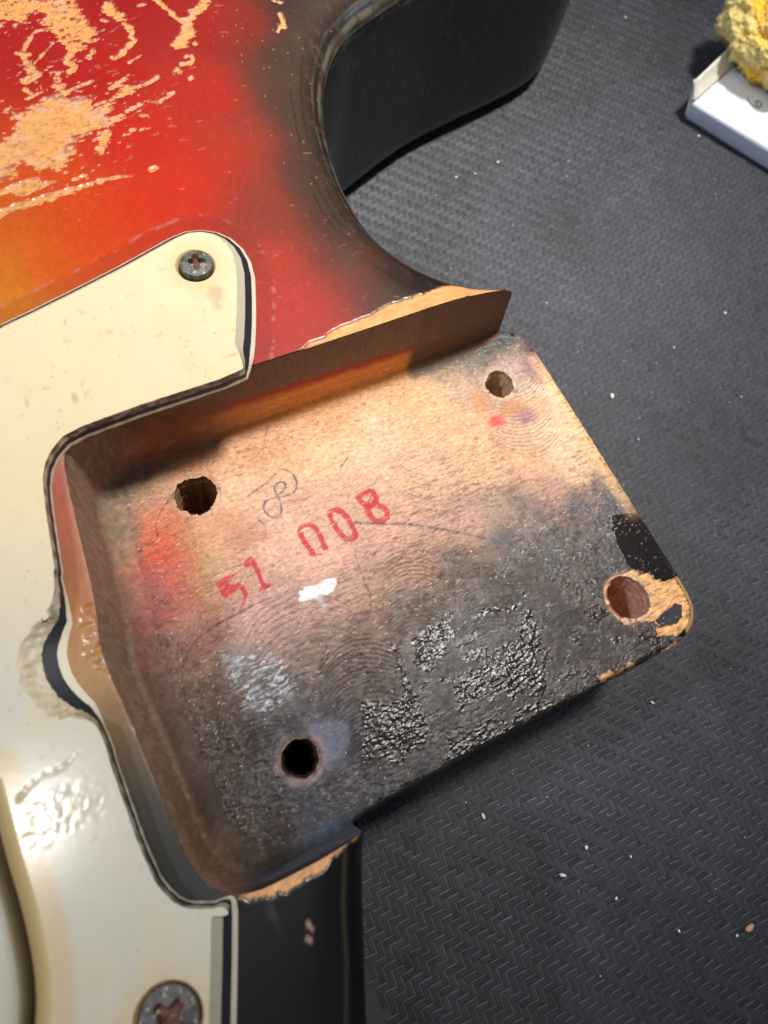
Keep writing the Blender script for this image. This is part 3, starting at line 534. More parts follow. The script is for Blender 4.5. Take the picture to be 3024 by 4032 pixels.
# the last column at the tip flares out to meet the heel
tipk = 8
for j in range(tipk):
    f = (1-j/tipk)
    rows[:, j, 0] += 2.2*f*np.linspace(0, 1, nl); rows[:, j, 1] += .55*f*np.linspace(0, 1, nl)
V, F = strip(rows); S = np.tile(s_, nl); Z = V[:, 2]
U = np.tile(isU, nl); Lw = np.tile(isL, nl)
n1 = fbm(V[:, 0]*.6, Z*.9, 41); n2 = fbm(S*2.5, Z*.45, 42, 4, .6); ng = fbm(S*.25, Z*4, 43)
n4 = fbm(S*.35, Z*.5, 47, 5, .6)
dark = lin((128, 97, 74)); orange = lin((230, 150, 74)); red = lin((176, 44, 22))
zb = 7.2-.05*(V[:, 0]-15)+.9*(n1-.5)                    # height where the overspray starts
up = np.ones((len(V), 3))*orange*(1+.5*(ng-.5))[:, None]
m = sstep(-2.2, .2, Z-zb)[:, None]; up = up*(1-m)+red*m
m = sstep(-.3, 1.6, Z-zb)[:, None]; up = up*(1-m)+dark*(1+.5*(n2-.5))[:, None]*m
m = sstep(36.8, 38.2, V[:, 0]+.4*n1)[:, None]; lo = lin((100, 66, 42))*(1+.6*(ng-.5))[:, None]; up = up*(1-m)+(lo*(1-sstep(3, 8, Z))[:, None]+dark*.8*sstep(3, 8, Z)[:, None])*m
m = sstep(15, 2, V[:, 0]+3*(n1-.5))[:, None]*.85; up = up*(1-m)+(lin((120, 78, 54))*(1+.9*(n4-.5))[:, None])*m
m = (sstep(.6, .68, n4)*sstep(16, 4, V[:, 0])*sstep(9, 4, Z))[:, None]*.5; up = up*(1-m)+lin((150, 135, 118))*m
lf = lin((138, 112, 92))*(1+1.0*(n2-.5))[:, None]
m = sstep(6, 1, Z)[:, None]*.6*sstep(.4, .6, n4)[:, None]; lf = lf*(1-m)+lin((125, 110, 98))*m
m = (sstep(12, -4, V[:, 1])*sstep(13, 9.5, Z+2*(n1-.5)))[:, None]*.7; lf = lf*(1-m)+lin((118, 88, 66))*(1+.8*(n2-.5))[:, None]*m
m = (sstep(14, 0, V[:, 1])*sstep(.35, .0, np.abs(Z-13.4+1.0*n1)))[:, None]*.6; lf = lf*(1-m)+lin((150, 110, 80))*m
fib = (sstep(.70, .76, fbm(S*5, Z*.5, 46, 3, .6)))[:, None]*.45; lf = lf*(1-fib)+lin((175, 150, 125))*fib
lw = lin((86, 88, 96))*(1+.6*(n1-.5))[:, None]; m = sstep(10, 13, Z)[:, None]; lw = lw*(1-m)+lin((50, 44, 42))*m
C = up*U[:, None]+lf*(1-U-Lw)[:, None].clip(0, 1)+lw*Lw[:, None]
n5 = fbm(V[:, 0]*1.3, V[:, 1]*1.8+Z*1.5, 49, 5, .65)
wf_ = (sstep(2.6, .3, Z+1.4*(n1-.5))*(1-U*.75))[:, None]; C = C*(1-wf_)+.86*cpcol(V[:, 0], V[:, 1], D['floor_cp'])*(1+1.3*(n5-.5))[:, None]*wf_
C *= (1+.4*(fbm(V[:, 0]*3, Z*3+V[:, 1]*3, 48)-.5))[:, None]
part(mesh('pocket_wall', V, F, M_wall, root, dict(Col=C, Rough=np.full(len(V), .62), Fine=np.ones(len(V)))))

# ---------------------------------------------------------------- pocket floor
f = Grid(-17, 62.5, -12.5, 49, .125)
X, Y = f.X, f.Y
f.cps(D['floor_cp'], 5.0, 2.2, 2.2, .3)
f.rough[:] = .58; lum_ = sstep(.12, .4, f.col.mean(-1))[..., None]; f.col *= (1-lum_)*np.array([1.0, .97, .93])+lum_*np.array([.90, .88, .99])
hx = lambda P: np.array(P)
# large and small scale mottling
f.col *= (1+.22*(fbm(X*.5, Y*.5, 201, 5, .6)-.5))[..., None]
f.col *= (1+.75*(fbm(X*2.2, Y*3.6, 202, 3, .7)-.5))[..., None]
dkn = 1-sstep(.1, .35, f.col.mean(-1))       # 1 in the stained half
f.col *= (1-.34*dkn*sstep(18, 3, Y))[..., None]
# grain: fine fibres along the neck axis, slightly curved
wx = X; wy = Y+1.2*np.sin((X-10)*.055)+.8*(fbm(X*.12, Y*.12, 203)-.5)
gr = fbm(wx*.35, wy*3.0, 204, 4, .6); gr2 = fbm(wx*.9, wy*6.5, 205, 3, .6)
line = sstep(.60, .74, gr2)
band = sstep(.42, .6, fbm(X*.12, Y*.12, 206))*sstep(40, 22, Y)*.8+.25
f.blend(line*.55*band, lin((84, 54, 36)))
f.blend(sstep(.58, .70, gr)*.42*band, lin((96, 62, 42)))
pore = sstep(.66, .74, fbm(wx*1.3, wy*5.0, 208, 2, .5)); f.blend(pore*.24, lin((92, 60, 40)))
f.Z += .05*(gr-.5)+.10*(fbm(X*2.0, Y*3.0, 207, 2, .6)-.5)-.06*line*band-.05*pore
MAR = np.zeros(X.shape)
for k, P in enumerate(D['maroon']):
    sl, m = f.polymask(P, .3, 1.6, .7, 600+k, 2); MAR[sl] = np.maximum(MAR[sl], m)
for k, P in enumerate(D['maroon_line']):
    sl, m = f.linemask(P, .9, .3, .7, 1.2, 620+k); MAR[sl] = np.maximum(MAR[sl], m)
MAR *= sstep(.27, .38, fbm(X*.9, Y*1.1, 630, 4, .65))
MAR = np.maximum(MAR, .8*dkn*sstep(.60, .66, fbm(X*.5, Y*.7, 631, 4, .6))*sstep(11, 3, Y)*sstep(14, 20, X))
# cutter marks: nested arcs, one family per pass
for k, (cx, cy, r, tx, ty, pitch, s0, s1, amp) in enumerate(D['families']):
    dx = X-cx; dy = Y-cy; s = dx*tx+dy*ty; p = -dx*ty+dy*tx
    ok = np.abs(p) < r*.985
    ss = s+np.sqrt(np.maximum(r*r-p*p, 0))*.95-r*.95+.3*(fbm(X*.3, Y*.3, 300+k)-.5)
    ph = ss/pitch+.25*(vn(X*.6, Y*.6, 310+k)-.5)
    wv = np.abs((ph % 1.0)-.5)*2
    msk = ok*sstep(s0-.8, s0+.8, ss)*sstep(s1+1, s1-1.5, ss)*sstep(r, r*.72, np.abs(p))*(.6+.4*sstep(.3, .5, fbm(X*.5, Y*.5, 320+k)))
    msk = msk*(1-.9*MAR); ln = sstep(.62, .9, wv+.18*(gr2-.5))*msk
    f.blend(ln*.78*min(1.15, amp), lin((52, 38, 30))); f.Z -= .09*ln*amp; f.Z += .025*msk*(1-wv)
for k, P in enumerate(D['dark_curves']):
    sl, m = f.linemask(P, .10, .12, .12, 1.5, 400+k); f.blend(m*.75, lin((48, 34, 32)), sl); f.Z[sl] -= .06*m
# stains
for k, (cx, cy, rx, ry, rgb, a, so) in enumerate(D['stains']):
    if a == 0: continue
    q = np.sqrt(((X-cx)/rx)**2+((Y-cy)/ry)**2)+.5*(fbm(X*1.1, Y*1.1, 500+k)-.5)
    f.blend(sstep(1.15, .35, q)*a*(.7+.6*(gr2-.2)), lin(rgb))
q = np.sqrt(((X+5.2)/2.6)**2+((Y-28)/6.0)**2)+.5*(fbm(X*.6, Y*.6, 510)-.5)
f.blend(sstep(1.2, .2, q)*.22, lin((206, 70, 56)), rough=.42)
# dirt peppering near the bass wall
f.blend(sstep(.68, .74, fbm(X*1.6, Y*3.0, 520, 4, .6))*sstep(5, 1.5, np.abs(Y-41.5))*sstep(40, 34, X)*.6, lin((96, 58, 30)))
# dark stain step at the bass side (edge of the masked area)
m = sstep(36.6, 38.0, X+.5*(fbm(X, Y, 530)-.5))*sstep(43.2, 44.6, Y+1.2*(fbm(X*.6, Y*.6, 531)-.5)); f.blend(m*.8, lin((98, 84, 70)))
# lacquer black patches
f.blend(MAR*.85, lin((30, 19, 19)), rough=.12, fine=.3)
bl_ = vn(X*2.2, Y*2.5, 640)*.5+vn(X*3.9, Y*4.2, 641)*.5; f.Z += MAR*(.085*(bl_-.3)+.05*(rng.rand(*X.shape)-.5)*sstep(.4, .7, bl_))
sp = (1-MAR)*dkn*sstep(.4, .65, fbm(X*.3, Y*.3, 641)); f.Z += sp*.10*(fbm(X*2.4, Y*2.4, 642)-.5); f.rough -= .24*sp
# worn, dusty grey
f.blend(.26*dkn*(1-MAR)*sstep(.5, .72, fbm(X*1.3, Y*1.8, 660, 5, .65)), lin((140, 132, 128)))
f.blend(.45*dkn*(1-MAR)*sstep(.52, .66, fbm(X*1.0, Y*1.5, 661, 5, .6)), lin((34, 28, 26)))
sl, m = f.polymask(D['scrape'], .6, .9, .7, 670)
f.blend(m*sstep(.50, .64, fbm(X[sl]*.9, Y[sl]*3.6, 671, 4, .6))*.75, lin((162, 162, 164)), sl)
f.blend(m*sstep(.66, .70, fbm(X[sl]*1.0, Y[sl]*2.4, 672, 3, .6))*.8, lin((188, 190, 192)), sl)
sl, m = f.polymask(D['chalk'], .5, .7, .8, 680); f.blend(m*.6*(.5+fbm(X[sl]*2.5, Y[sl]*2.5, 681)), lin((112, 112, 126)), sl, rough=.75)
sl, m = f.polymask(D['black_patch'], .15, .35, 1.2, 650); f.blend(m, lin((22, 18, 16)), sl, rough=.2, fine=.15); f.Z[sl] *= 1-.93*m
# raw wood torn out at the heel corner
sl, m = f.polymask(D['raw_heel'], .1, .6, 1.1, 690, 3, .5, 1.8)
wc = lin((222, 166, 108))*(1+1.2*(fbm(X[sl]*.9, Y[sl]*3.4, 691, 4, .6)-.5))[..., None]
lnn = sstep(.58, .7, fbm(X[sl]*.8, Y[sl]*4.2, 692, 3, .6)); wc = wc*(1-.55*lnn[..., None])+lin((96, 60, 44))*.55*lnn[..., None]
f.col[sl] = f.col[sl]*(1-m[..., None])+wc*m[..., None]; f.rough[sl] = f.rough[sl]*(1-m)+.75*m; f.Z[sl] -= m*(.18+.12*lnn)
sl, m = f.polymask(D['raw_black'], .08, .3, 1.5, 695); f.blend(m, lin((52, 50, 52)), sl); f.Z[sl] += .18*m
for P in D['edge_raw']:
    sl, m = f.linemask(P, 1.0, .15, .8, 1.3, 700); f.blend(m, lin((208, 152, 98))*(1+.6*(fbm(X[sl]*2, Y[sl]*2, 701)[..., None]-.5)), sl, rough=.7)
# right rim: clean end grain strip
m = sstep(57.0, 58.6, X+.03*(Y-20)+.6*(fbm(X*.5, Y*.5, 705)-.5))*sstep(9, 14, Y)*sstep(43, 38, Y)
f.blend(m*.5, lin((240, 190, 128))); f.blend(m*.45*sstep(.55, .7, fbm(X*.5, Y*3.4, 706, 3, .6)), lin((110, 74, 50)))
# stamp, pencil and paint
ink = lin((182, 38, 48))
def inkm(sl, m):
    bleed = .55+.6*sstep(.25, .55, fbm(X[sl]*1.4, Y[sl]*4.5, 800, 3, .6)); f.blend(m*bleed.clip(0, .93), ink, sl)
for k, P in enumerate(D['stamp_poly']): inkm(*f.polymask(P, .1, .16, 2.2, 810+k))
for k, P in enumerate(D['stamp_line']): inkm(*f.linemask(smooth(P, 2), .82, .12, .2, 2.2, 820+k))
for k, P in enumerate(D['stamp_thin']): inkm(*f.linemask(P, .22, .1, .1, 2, 830+k))
for k, P in enumerate(D['pencil']):
    sl, m = f.linemask(smooth(P, 2), .27, .12, .12, 3, 840+k); f.blend(m*(.5+.45*sstep(.35, .6, fbm(X[sl]*2.5, Y[sl]*2.5, 841))), lin((84, 82, 88)), sl)
for P in D['pencil_long']:
    sl, m = f.linemask(smooth(P, 2), .32, .2, .16, 3, 850); f.blend(m*(.3+.6*sstep(.35, .6, fbm(X[sl]*2, Y[sl]*2, 851))), lin((66, 66, 76)), sl)
sl, m = f.polymask(D['white_paint'], .14, .35, 1.4, 860); f.blend(m*(.8+.2*vn(X[sl]*3, Y[sl]*3, 1)), lin((226, 226, 230)), sl, rough=.6); f.Z[sl] += .05*m
sl, m = f.linemask(D['white_drip'], .7, .4, .5, 2, 870); f.blend(m*.35, lin((200, 205, 215)), sl)
# fuzz, dust, pale nicks
dm = dkn*(1-MAR)
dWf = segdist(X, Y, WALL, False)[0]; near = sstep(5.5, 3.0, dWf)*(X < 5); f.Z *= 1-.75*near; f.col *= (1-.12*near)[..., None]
f.specks(1500, -12, 60, -9, 30, lin((190, 172, 160)), .12, .45, .3, 0., .9, dm)
f.specks(260, -12, 60, -9, 30, lin((235, 232, 230)), .12, .2, .7, None, 3.14, dm)
f.specks(500, -10, 58, 8, 45, lin((255, 225, 190)), .2, .7, .35, 0., .5)
f.specks(500, -10, 58, 8, 45, lin((110, 70, 45)), .2, .9, .4, 0., .5)
f.specks(110, 42, 58, 38, 47, lin((220, 205, 190)), .15, .4, .5)
# holes: torn, slightly sunk rims
HOLES = []
for k, h in enumerate(D['holes']):
    a = np.linspace(0, 2*math.pi, 144, endpoint=False)
    j = (fbm(np.cos(a)*1.6+9*k, np.sin(a)*1.6, 900, 4, .6)-.5)
    j = j+.35*(fbm(np.cos(a)*5.5+9*k, np.sin(a)*5.5, 901, 3, .6)-.5)
    r = h['r']*(1+(.42, .45, .32, .24)[k]*j)
    HOLES.append(np.stack([h['c'][0]+r*np.cos(a), h['c'][1]+r*np.sin(a)], 1))
    d = np.hypot(X-h['c'][0], Y-h['c'][1])-h['r']
    m = sstep(1.1, .1, d+.8*(fbm(X*1.2, Y*1.2, 910+k)-.5))
    f.Z -= m*.35*sstep(1.0, 0, d)
    if k == 3:
        f.blend(sstep(1.25, .3, d+1.1*(fbm(X*.8, Y*.8, 915)-.5)), lin((150, 128, 120)), rough=.8); f.Z -= .5*sstep(.8, 0, d)
    else:
        f.blend(m*.55, lin((214, 186, 160) if k != 0 else (212, 176, 145)))
    ck = sstep(.64, .70, fbm(np.arctan2(Y-h['c'][1], X-h['c'][0])*3.5, d*.8, 920+k))*sstep(1.4, .1, d)
    f.blend(ck*.6, lin((70, 46, 34)))
# the floor rolls over at the heel edge
dH = segdist(X, Y, smooth(HEEL, 1), False)[0]
ed = .8; f.Z -= np.where(dH < ed, ed-np.sqrt(np.maximum(ed**2-(ed-dH)**2, 0)), 0)
f.blend(sstep(1.1, .3, dH+.5*(fbm(X*.8, Y*.8, 930)-.5))*(Y < 2)*(X < 52)*.9, lin((26, 22, 18)), rough=.25)
f.blend(sstep(.9, .2, dH+.4*(fbm(X, Y, 931)-.5))*(Y > -3)*(Y < 9)*.9, lin((30, 26, 22)), rough=.3)
m = sstep(2.2, .4, np.hypot(X-58.2, Y-42.5)+1.0*(fbm(X, Y, 932)-.5)); f.blend(m*.8, lin((66, 46, 50)))
m = sstep(3.4, 1.2, np.abs(X-54)*.55+np.abs(Y-46)+1.2*(fbm(X, Y, 933)-.5)); f.blend(m*.85, lin((58, 70, 74)), rough=.35); f.Z += m*.35*(fbm(X*1.6, Y*1.6, 934)-.5)
# floor outline: inside the walls (a little under the fillets) and the heel
inn = []
rr = np.interp(np.linspace(0, 1, len(Pw)), np.linspace(0, 1, len(rf)), rf)
for p, n_, r in zip(Pw[6:-2], nw[6:-2], rr[6:-2]): inn.append(p+n_*(r*.72))
inn = np.array(inn)[::3]
FLOOR = np.concatenate([inn, smooth(HEEL, 1)[::-1]])
jag = smooth(HEEL, 1)
m_ = (jag[:, 1] < 46)
part(f.build('neck_pocket', [FLOOR], HOLES, M_wood, root))
# hole walls
for k, (h, P) in enumerate(zip(D['holes'], HOLES)):
    rows = []; c = np.array(h['c'])
    for t in np.linspace(0, 1, 40):
        z = -.35-(28.2)*t**1.3
        q = c+(P-c)*(1-.06*min(1, t*4)); a = np.linspace(0, 2*math.pi, len(P), endpoint=False)
        rel = (.75*(fbm(np.cos(a)*2+a*.0, np.full(len(a), z*.9), 950+k, 4, .65)-.5)+.18*math.sin(z*4.2))*min(1, t*8)
        if t == 0: z += .2
        q = q+rel[:, None]*np.stack([np.cos(a), np.sin(a)], 1)
        q = np.vstack([q, q[:1]]); rows.append(np.concatenate([q, np.full((len(q), 1), z)], 1))
    V, F = strip(rows); F = F[:, ::-1]
    base = [(150, 112, 78), (200, 165, 130), (205, 150, 125), (60, 48, 42)][k]
    n_ = fbm(np.tile(np.arange(145)*.25, 40), V[:, 2]*1.6, 960, 4, .6); C = lin(base)*(1+1.0*(n_-.5))[:, None]
    o = part(mesh('screw_hole', V, F, M_wall, root, dict(Col=C, Rough=np.full(len(V), .7), Fine=np.ones(len(V)))))
    o['label'] = ['large round bolt hole near the inner bass corner', 'torn bolt hole beside the red and purple dots', 'bolt hole in torn bare wood at the heel corner', 'black bolt hole with a pale chipped rim'][k]

# ================================================================ pickguard
PGA = np.array(D['pg'])
def pgsm(P):       # round the traced outline, keeping the sharp inner corners nearly sharp
    Q = resample(P, .22); K = np.ones(3)/3
    out = Q.copy()
    for i in range(1, len(Q)-1): out[i] = (Q[i-1]+Q[i]*2+Q[i+1])/4
    return out
PGR = pgsm(PGA); kd = PGR[:, 2]; P2 = PGR[:, :2]; npg = -normals(P2)*-1
# travel: left -> right along the top, then down and left: the plate lies to the right of travel
npg = -normals(P2)                                          # points into the plate
wb = np.interp(kd, [0, 1, 2], [1., 0., 2.])
L0 = np.interp(kd, [0, 1, 2], [.50, .10, .85]); L1 = np.interp(kd, [0, 1, 2], [.85, .10, 1.35]); L2 = np.interp(kd, [0, 1, 2], [1.0, .12, 2.15])
_k = np.ones(7)/7; _s = lambda a: np.convolve(np.pad(a, 3, mode='edge'), _k, 'valid')
L0 = _s(L0); L1 = _s(L1); L2 = _s(_s(L2))
isn = (kd > 1.2)
rag = _s(isn*1.0)
L2 = L2+rag*(.7*(vn(np.arange(len(kd))*.6, kd*0, 7)-.5)); L1 = L1+rag*.15*(vn(np.arange(len(kd))*.8, kd*0, 8)-.5)
cut = np.clip(1-np.abs(kd-1), 0, 1)
z0, z1, z2, z3 = ZT+.03, ZT+.5, ZT+1.25, ZT+2.3
def ring(ins, z, jit=0., seed=0):
    j = jit*(fbm(np.arange(len(P2))*.35, np.zeros(len(P2)), seed)-.5)*cut
    q = P2+npg*(ins+j)[:, None]; return np.concatenate([q, np.full((len(q), 1), z)], 1)
guard = None
rA = ring(L0*0, z0, .1, 1); rB = ring(L0, z1, .12, 2); rC = ring(L0+L1, z2, .14, 3); rD = ring(L0+L1+L2*.5, (z2+z3)/2, .14, 5); rE = ring(L0+L1+L2, z3, .08, 4)
def lay(rs, m_=4):      # a few in-between rows so the bevel can carry texture
    out = []
    for a, b in zip(rs[:-1], rs[1:]):
        for k in range(m_): out.append(a+(b-a)*k/m_)
    out.append(rs[-1]); return np.array(out)
cap_out = rE[:, :2]
NCAP = np.concatenate([cap_out, np.array([[-95, -50], [-95, 46]])])
COV = smooth(D['cover'], 2)
rim_n = -normals(COV)
# cutout for the pickup cover: the traced gap line runs downwards with the plate on its left in travel
CO_IN = COV+normals(COV)*2.0
cutout = np.concatenate([COV+normals(COV)*2.0, np.array([[-70, -30], [-70, 20]])])
SCR = [np.array(s) for s in D['screws']]; SR = [2.15, 2.75]
HS = []
for c, r in zip(SCR, SR):
    a = np.linspace(0, 2*math.pi, 48, endpoint=False); HS.append(np.stack([c[0]-.15+(r+.42)*np.cos(a), c[1]-.18+(r+.42)*np.sin(a)], 1))
p = Grid(-48, 18, -34, 68, .25)
X, Y = p.X, p.Y
p.Z[:] = z3; p.rough[:] = .17; p.fine[:] = .3
cA = lin((252, 230, 186)); cB = lin((232, 221, 200))
t = sstep(34, 8, Y+.3*X)[..., None]
p.col[:] = cA*(1-t)+cB*t
p.col *= (1+.05*(fbm(X*.25, Y*.25, 1001)-.5))[..., None]
p.blend(.35*sstep(.55, .75, fbm(X*.22, Y*.22, 1002)), lin((240, 218, 160)))
p.blend(.3*sstep(.80, .84, vn(X*.8, Y*.8, 1003)*.55+vn(X*2.2, Y*2.2, 1004)*.45), lin((176, 162, 118)))
for c, r in zip(SCR, SR):
    d = np.hypot(X-c[0], Y-c[1]); p.blend(.35*sstep(r+3.0, r+.4, d+1.2*(fbm(X*.6, Y*.6, 1005)-.5)), lin((236, 196, 130)))
for (cx, cy, rx, ry, a) in ((11.3, 55.8, 1.3, 1.6, .4), (10.8, 54.0, .7, 1.0, .35), (-9, 47.5, .35, .8, .45), (-14, 48.8, .3, .9, .35), (10, 46.6, 1.8, .16, .5), (12, 45.6, .5, .3, .3)):
    q = np.sqrt(((X-cx)/rx)**2+((Y-cy)/ry)**2)+.7*(fbm(X*1.3, Y*1.3, 1006)-.5); p.blend(sstep(1.2, .4, q)*a, lin((170, 140, 92)))
# yellowed margin by the pickup
dC = segdist(X, Y, COV, False)[0]
p.blend(sstep(4.6, 3.3, dC+.4*(fbm(X*.4, Y*.4, 1007)-.5))*.55, lin((232, 196, 136)))
# crazed patch left of the pocket
q = np.sqrt(((X+23.5)/4.8)**2+((Y-5.0)/2.6)**2)+.5*(fbm(X*.5, Y*.5, 1008)-.5)
cz = sstep(1.15, .7, q); cr = fbm(X*2.4+Y*.8, Y*3.2-X*.8, 1009, 2, .5)
p.Z += cz*.055*(cr-.5); p.rough -= cz*.03
sl, m = p.linemask([[-26.8, 7.6], [-24.4, 8.9], [-22, 8.8], [-20.2, 9.6]], .12, .12, .2); p.blend(m*.6, lin((150, 125, 95)), sl); p.Z[sl] -= .08*m
p.specks(90, -40, 14, -28, 64, lin((160, 150, 110)), .1, .4, .5)
guard = p.build('pickguard', [NCAP], [cutout]+HS, M_guard, root)
part(guard)
gi = Matrix.Translation(root.location).inverted()
def sub(o): return o
# top ply bevel (with the scraped notch)
rows = lay([rC, rD, rE], 6); mrow = len(rows)
nn = rows.shape[1]; notch = np.tile(isn, mrow)*np.repeat(np.sin(np.linspace(0, math.pi, mrow)), nn)
V, F = strip(rows); arc = np.tile(np.arange(nn)*.22, mrow); rad = np.repeat(np.linspace(0, 1, mrow), nn)
tear = fbm(arc*3.6+rad*1.5, rad*1.6, 1010, 3, .6)
V[:, 2] += notch*(tear-.5)*.9
base = np.where(np.tile(kd, mrow)[:, None] > 1.3, lin((226, 210, 176)), lin((222, 214, 188)))
C = base*(1+(.5*(tear-.5)*np.clip(notch+.1, 0, 1)))[:, None]
m = (notch*sstep(.56, .66, tear))[:, None]; C = C*(1-.6*m)+lin((190, 150, 105))*.6*m
ct_ = (np.tile(cut, mrow)*sstep(.4, .6, fbm(arc*1.2, rad*2, 1012)))[:, None]*.8; C = C*(1-ct_)+lin((92, 74, 54))*ct_
sub(mesh('top_ply_edge', V, F, M_guard, guard, dict(Col=C, Rough=np.full(len(V), .5), Fine=np.ones(len(V)))))
V, F = strip(lay([rB, rC], 2)); C = np.ones((len(V), 1))*lin((30, 32, 38))
sub(mesh('black_ply', V, F, M_black, guard))
V, F = strip(lay([rA, rB], 2)); sub(mesh('white_ply', V, F, M_white, guard))
# pickup cutout edge: worn slope down to the gap
cn = normals(COV)
rows = []
for k in range(13):
    t = k/12; ins = 2.0*(1-t)+.15*t; z = z3-.0-1.3*t**1.5
    q = COV+cn*ins; rows.append(np.concatenate([q, np.full((len(q), 1), z)], 1))
rows.append(rows[-1]-np.array([0, 0, 2.5]))
V, F = strip(rows); tt = np.repeat(np.linspace(0, 1, 14), len(COV))
C = lin((224, 192, 134))*(1-tt[:, None])+lin((196, 164, 104))*tt[:, None]; C[-len(COV):] = lin((90, 66, 44))
sub(mesh('pickup_cutout_edge', V, F, M_guard, guard, dict(Col=C, Rough=np.full(len(V), .35), Fine=np.ones(len(V))*.4)))
# pickup cover
rows = []
for ins, z in ((-.35, ZT-1), (-.35, ZT+1.6), (-.45, ZT+2.2), (-.8, ZT+2.7), (-1.4, ZT+2.95), (-2.2, ZT+3.02), (-9, ZT+3.05)):
    q = COV+cn*ins; rows.append(np.concatenate([q, np.full((len(q), 1), z)], 1))
V, F = strip(rows); C = np.ones((len(V), 1))*lin((222, 214, 190)); C[:len(COV)*3] = lin((150, 138, 108))
part(mesh('pickup_cover', V, F, M_guard, root, dict(Col=C, Rough=np.full(len(V), .35), Fine=np.ones(len(V))*.3)))
# floor of the gap
V = [[-60, -40, ZT+.1], [-14, -40, ZT+.1], [-14, 20, ZT+.1], [-60, 20, ZT+.1]]
# screws: oval heads with a cross recess, corroded
for k, (c, r, HP) in enumerate(zip(SCR, SR, HS)):
    # conical seat in the plate
    a = np.linspace(0, 2*math.pi, 49); rows = []
    for rr_, z in ((r+.42, z3), (r+.30, z3-.12), (r*.93, z3-1.1)):
        cc = c+(-.15, -.18); rows.append(np.stack([cc[0]+rr_*np.cos(a), cc[1]+rr_*np.sin(a), np.full(49, z)], 1))
    V, F = strip(rows); C = np.ones((len(V), 1))*lin((232, 205, 150)); C[98:] = lin((120, 84, 50))
    sub(mesh('screw_seat', V, F, M_guard, guard, dict(Col=C, Rough=np.full(len(V), .4), Fine=np.ones(len(V)))))
    nr, na = 60, 144
    R_, A_ = np.meshgrid(np.linspace(0, 1, nr), np.linspace(0, 2*math.pi, na+1)); R_ = R_.T; A_ = A_.T
    x = R_*np.cos(A_); y = R_*np.sin(A_)
    rot = (math.radians(78), math.radians(30))[k]; xr = x*math.cos(rot)+y*math.sin(rot); yr = -x*math.sin(rot)+y*math.cos(rot)
    arm = np.maximum(sstep(.17, .07, np.abs(yr)-.06*(1-R_))*sstep(.64, .40, np.abs(xr)), sstep(.17, .07, np.abs(xr)-.06*(1-R_))*sstep(.64, .40, np.abs(yr)))
    arm = np.maximum(arm, sstep(.36, .2, R_))
    nz = fbm(x*5, y*5, 1100+k, 5, .6)
    z = z3+.15+.62*(1-R_**2)-.95*arm*(1-.5*R_)+.16*(nz-.5)*(R_ < .98)
    edge = sstep(.93, 1., R_); z -= edge*.5
    V = np.stack([c[0]+r*x, c[1]+r*y, z], -1); V = np.concatenate([V, V[-1:]-np.array([0, 0, 1.2])], 0); nr2 = nr+1
    I = np.arange(nr2*(na+1)).reshape(nr2, na+1)
    F = np.stack([I[:-1, :-1].ravel(), I[1:, :-1].ravel(), I[1:, 1:].ravel(), I[:-1, 1:].ravel()], 1)
    ar = np.concatenate([arm, arm[-1:]*0], 0); n2_ = np.concatenate([nz, nz[-1:]], 0)
    C = (lin((84, 88, 78)) if k == 0 else lin((74, 64, 60)))*np.ones((nr2, na+1, 1))*(1+1.6*(n2_-.5))[..., None]
    rust = np.clip(ar*1.0+sstep(.56, .7, fbm(V[..., 0]*1.2, V[..., 1]*1.2, 1120+k))*(.55, .3)[k], 0, 1)[..., None]
    C = C*(1-rust)+lin((88, 50, 32))*(1+1.2*(n2_-.5))[..., None]*rust
    pt = sstep(.68, .74, fbm(V[..., 0]*3, V[..., 1]*3, 1130))[..., None]*.6; C = C*(1-pt)+lin((205, 196, 165))*pt
    C[-2:] *= .35
    o = sub(mesh('screw', V.reshape(-1, 3), F, M_metal, guard, dict(Col=C.reshape(-1, 3), Rough=(.32+.4*rust[..., 0]).ravel(), Fine=np.ones(V.shape[0]*V.shape[1]))))
    o['label'] = ('green grey corroded cross head screw in the upper corner', 'brown rusted screw at the lower edge')[k]

# ================================================================ card tray, cloth, crumbs
T = {k: np.array(v, float) for k, v in D['tray'].items() if k != 'six'}
tray = bpy.data.objects.new('card_tray', None); sc.collection.objects.link(tray); tray.location = (T['corner'][0]*MM, T['corner'][1]*MM, ZM*MM)
tag(tray, 'small white folded card tray with a pencilled 6, under the yellow cloth', 'tray')
def tpart(name, V, F, C):
    V = np.asarray(V, float); o = mesh(name, V, F, M_paper, tray, dict(Col=C, Rough=np.full(len(V), .6), Fine=np.ones(len(V))))
    o.matrix_parent_inverse = Matrix.Translation(tray.location).inverted(); return o
c0 = T['corner']; uf = (T['front']-c0); ul = (T['left']-c0); far = 1.9
uf = uf*2.2; ul = ul*3.0
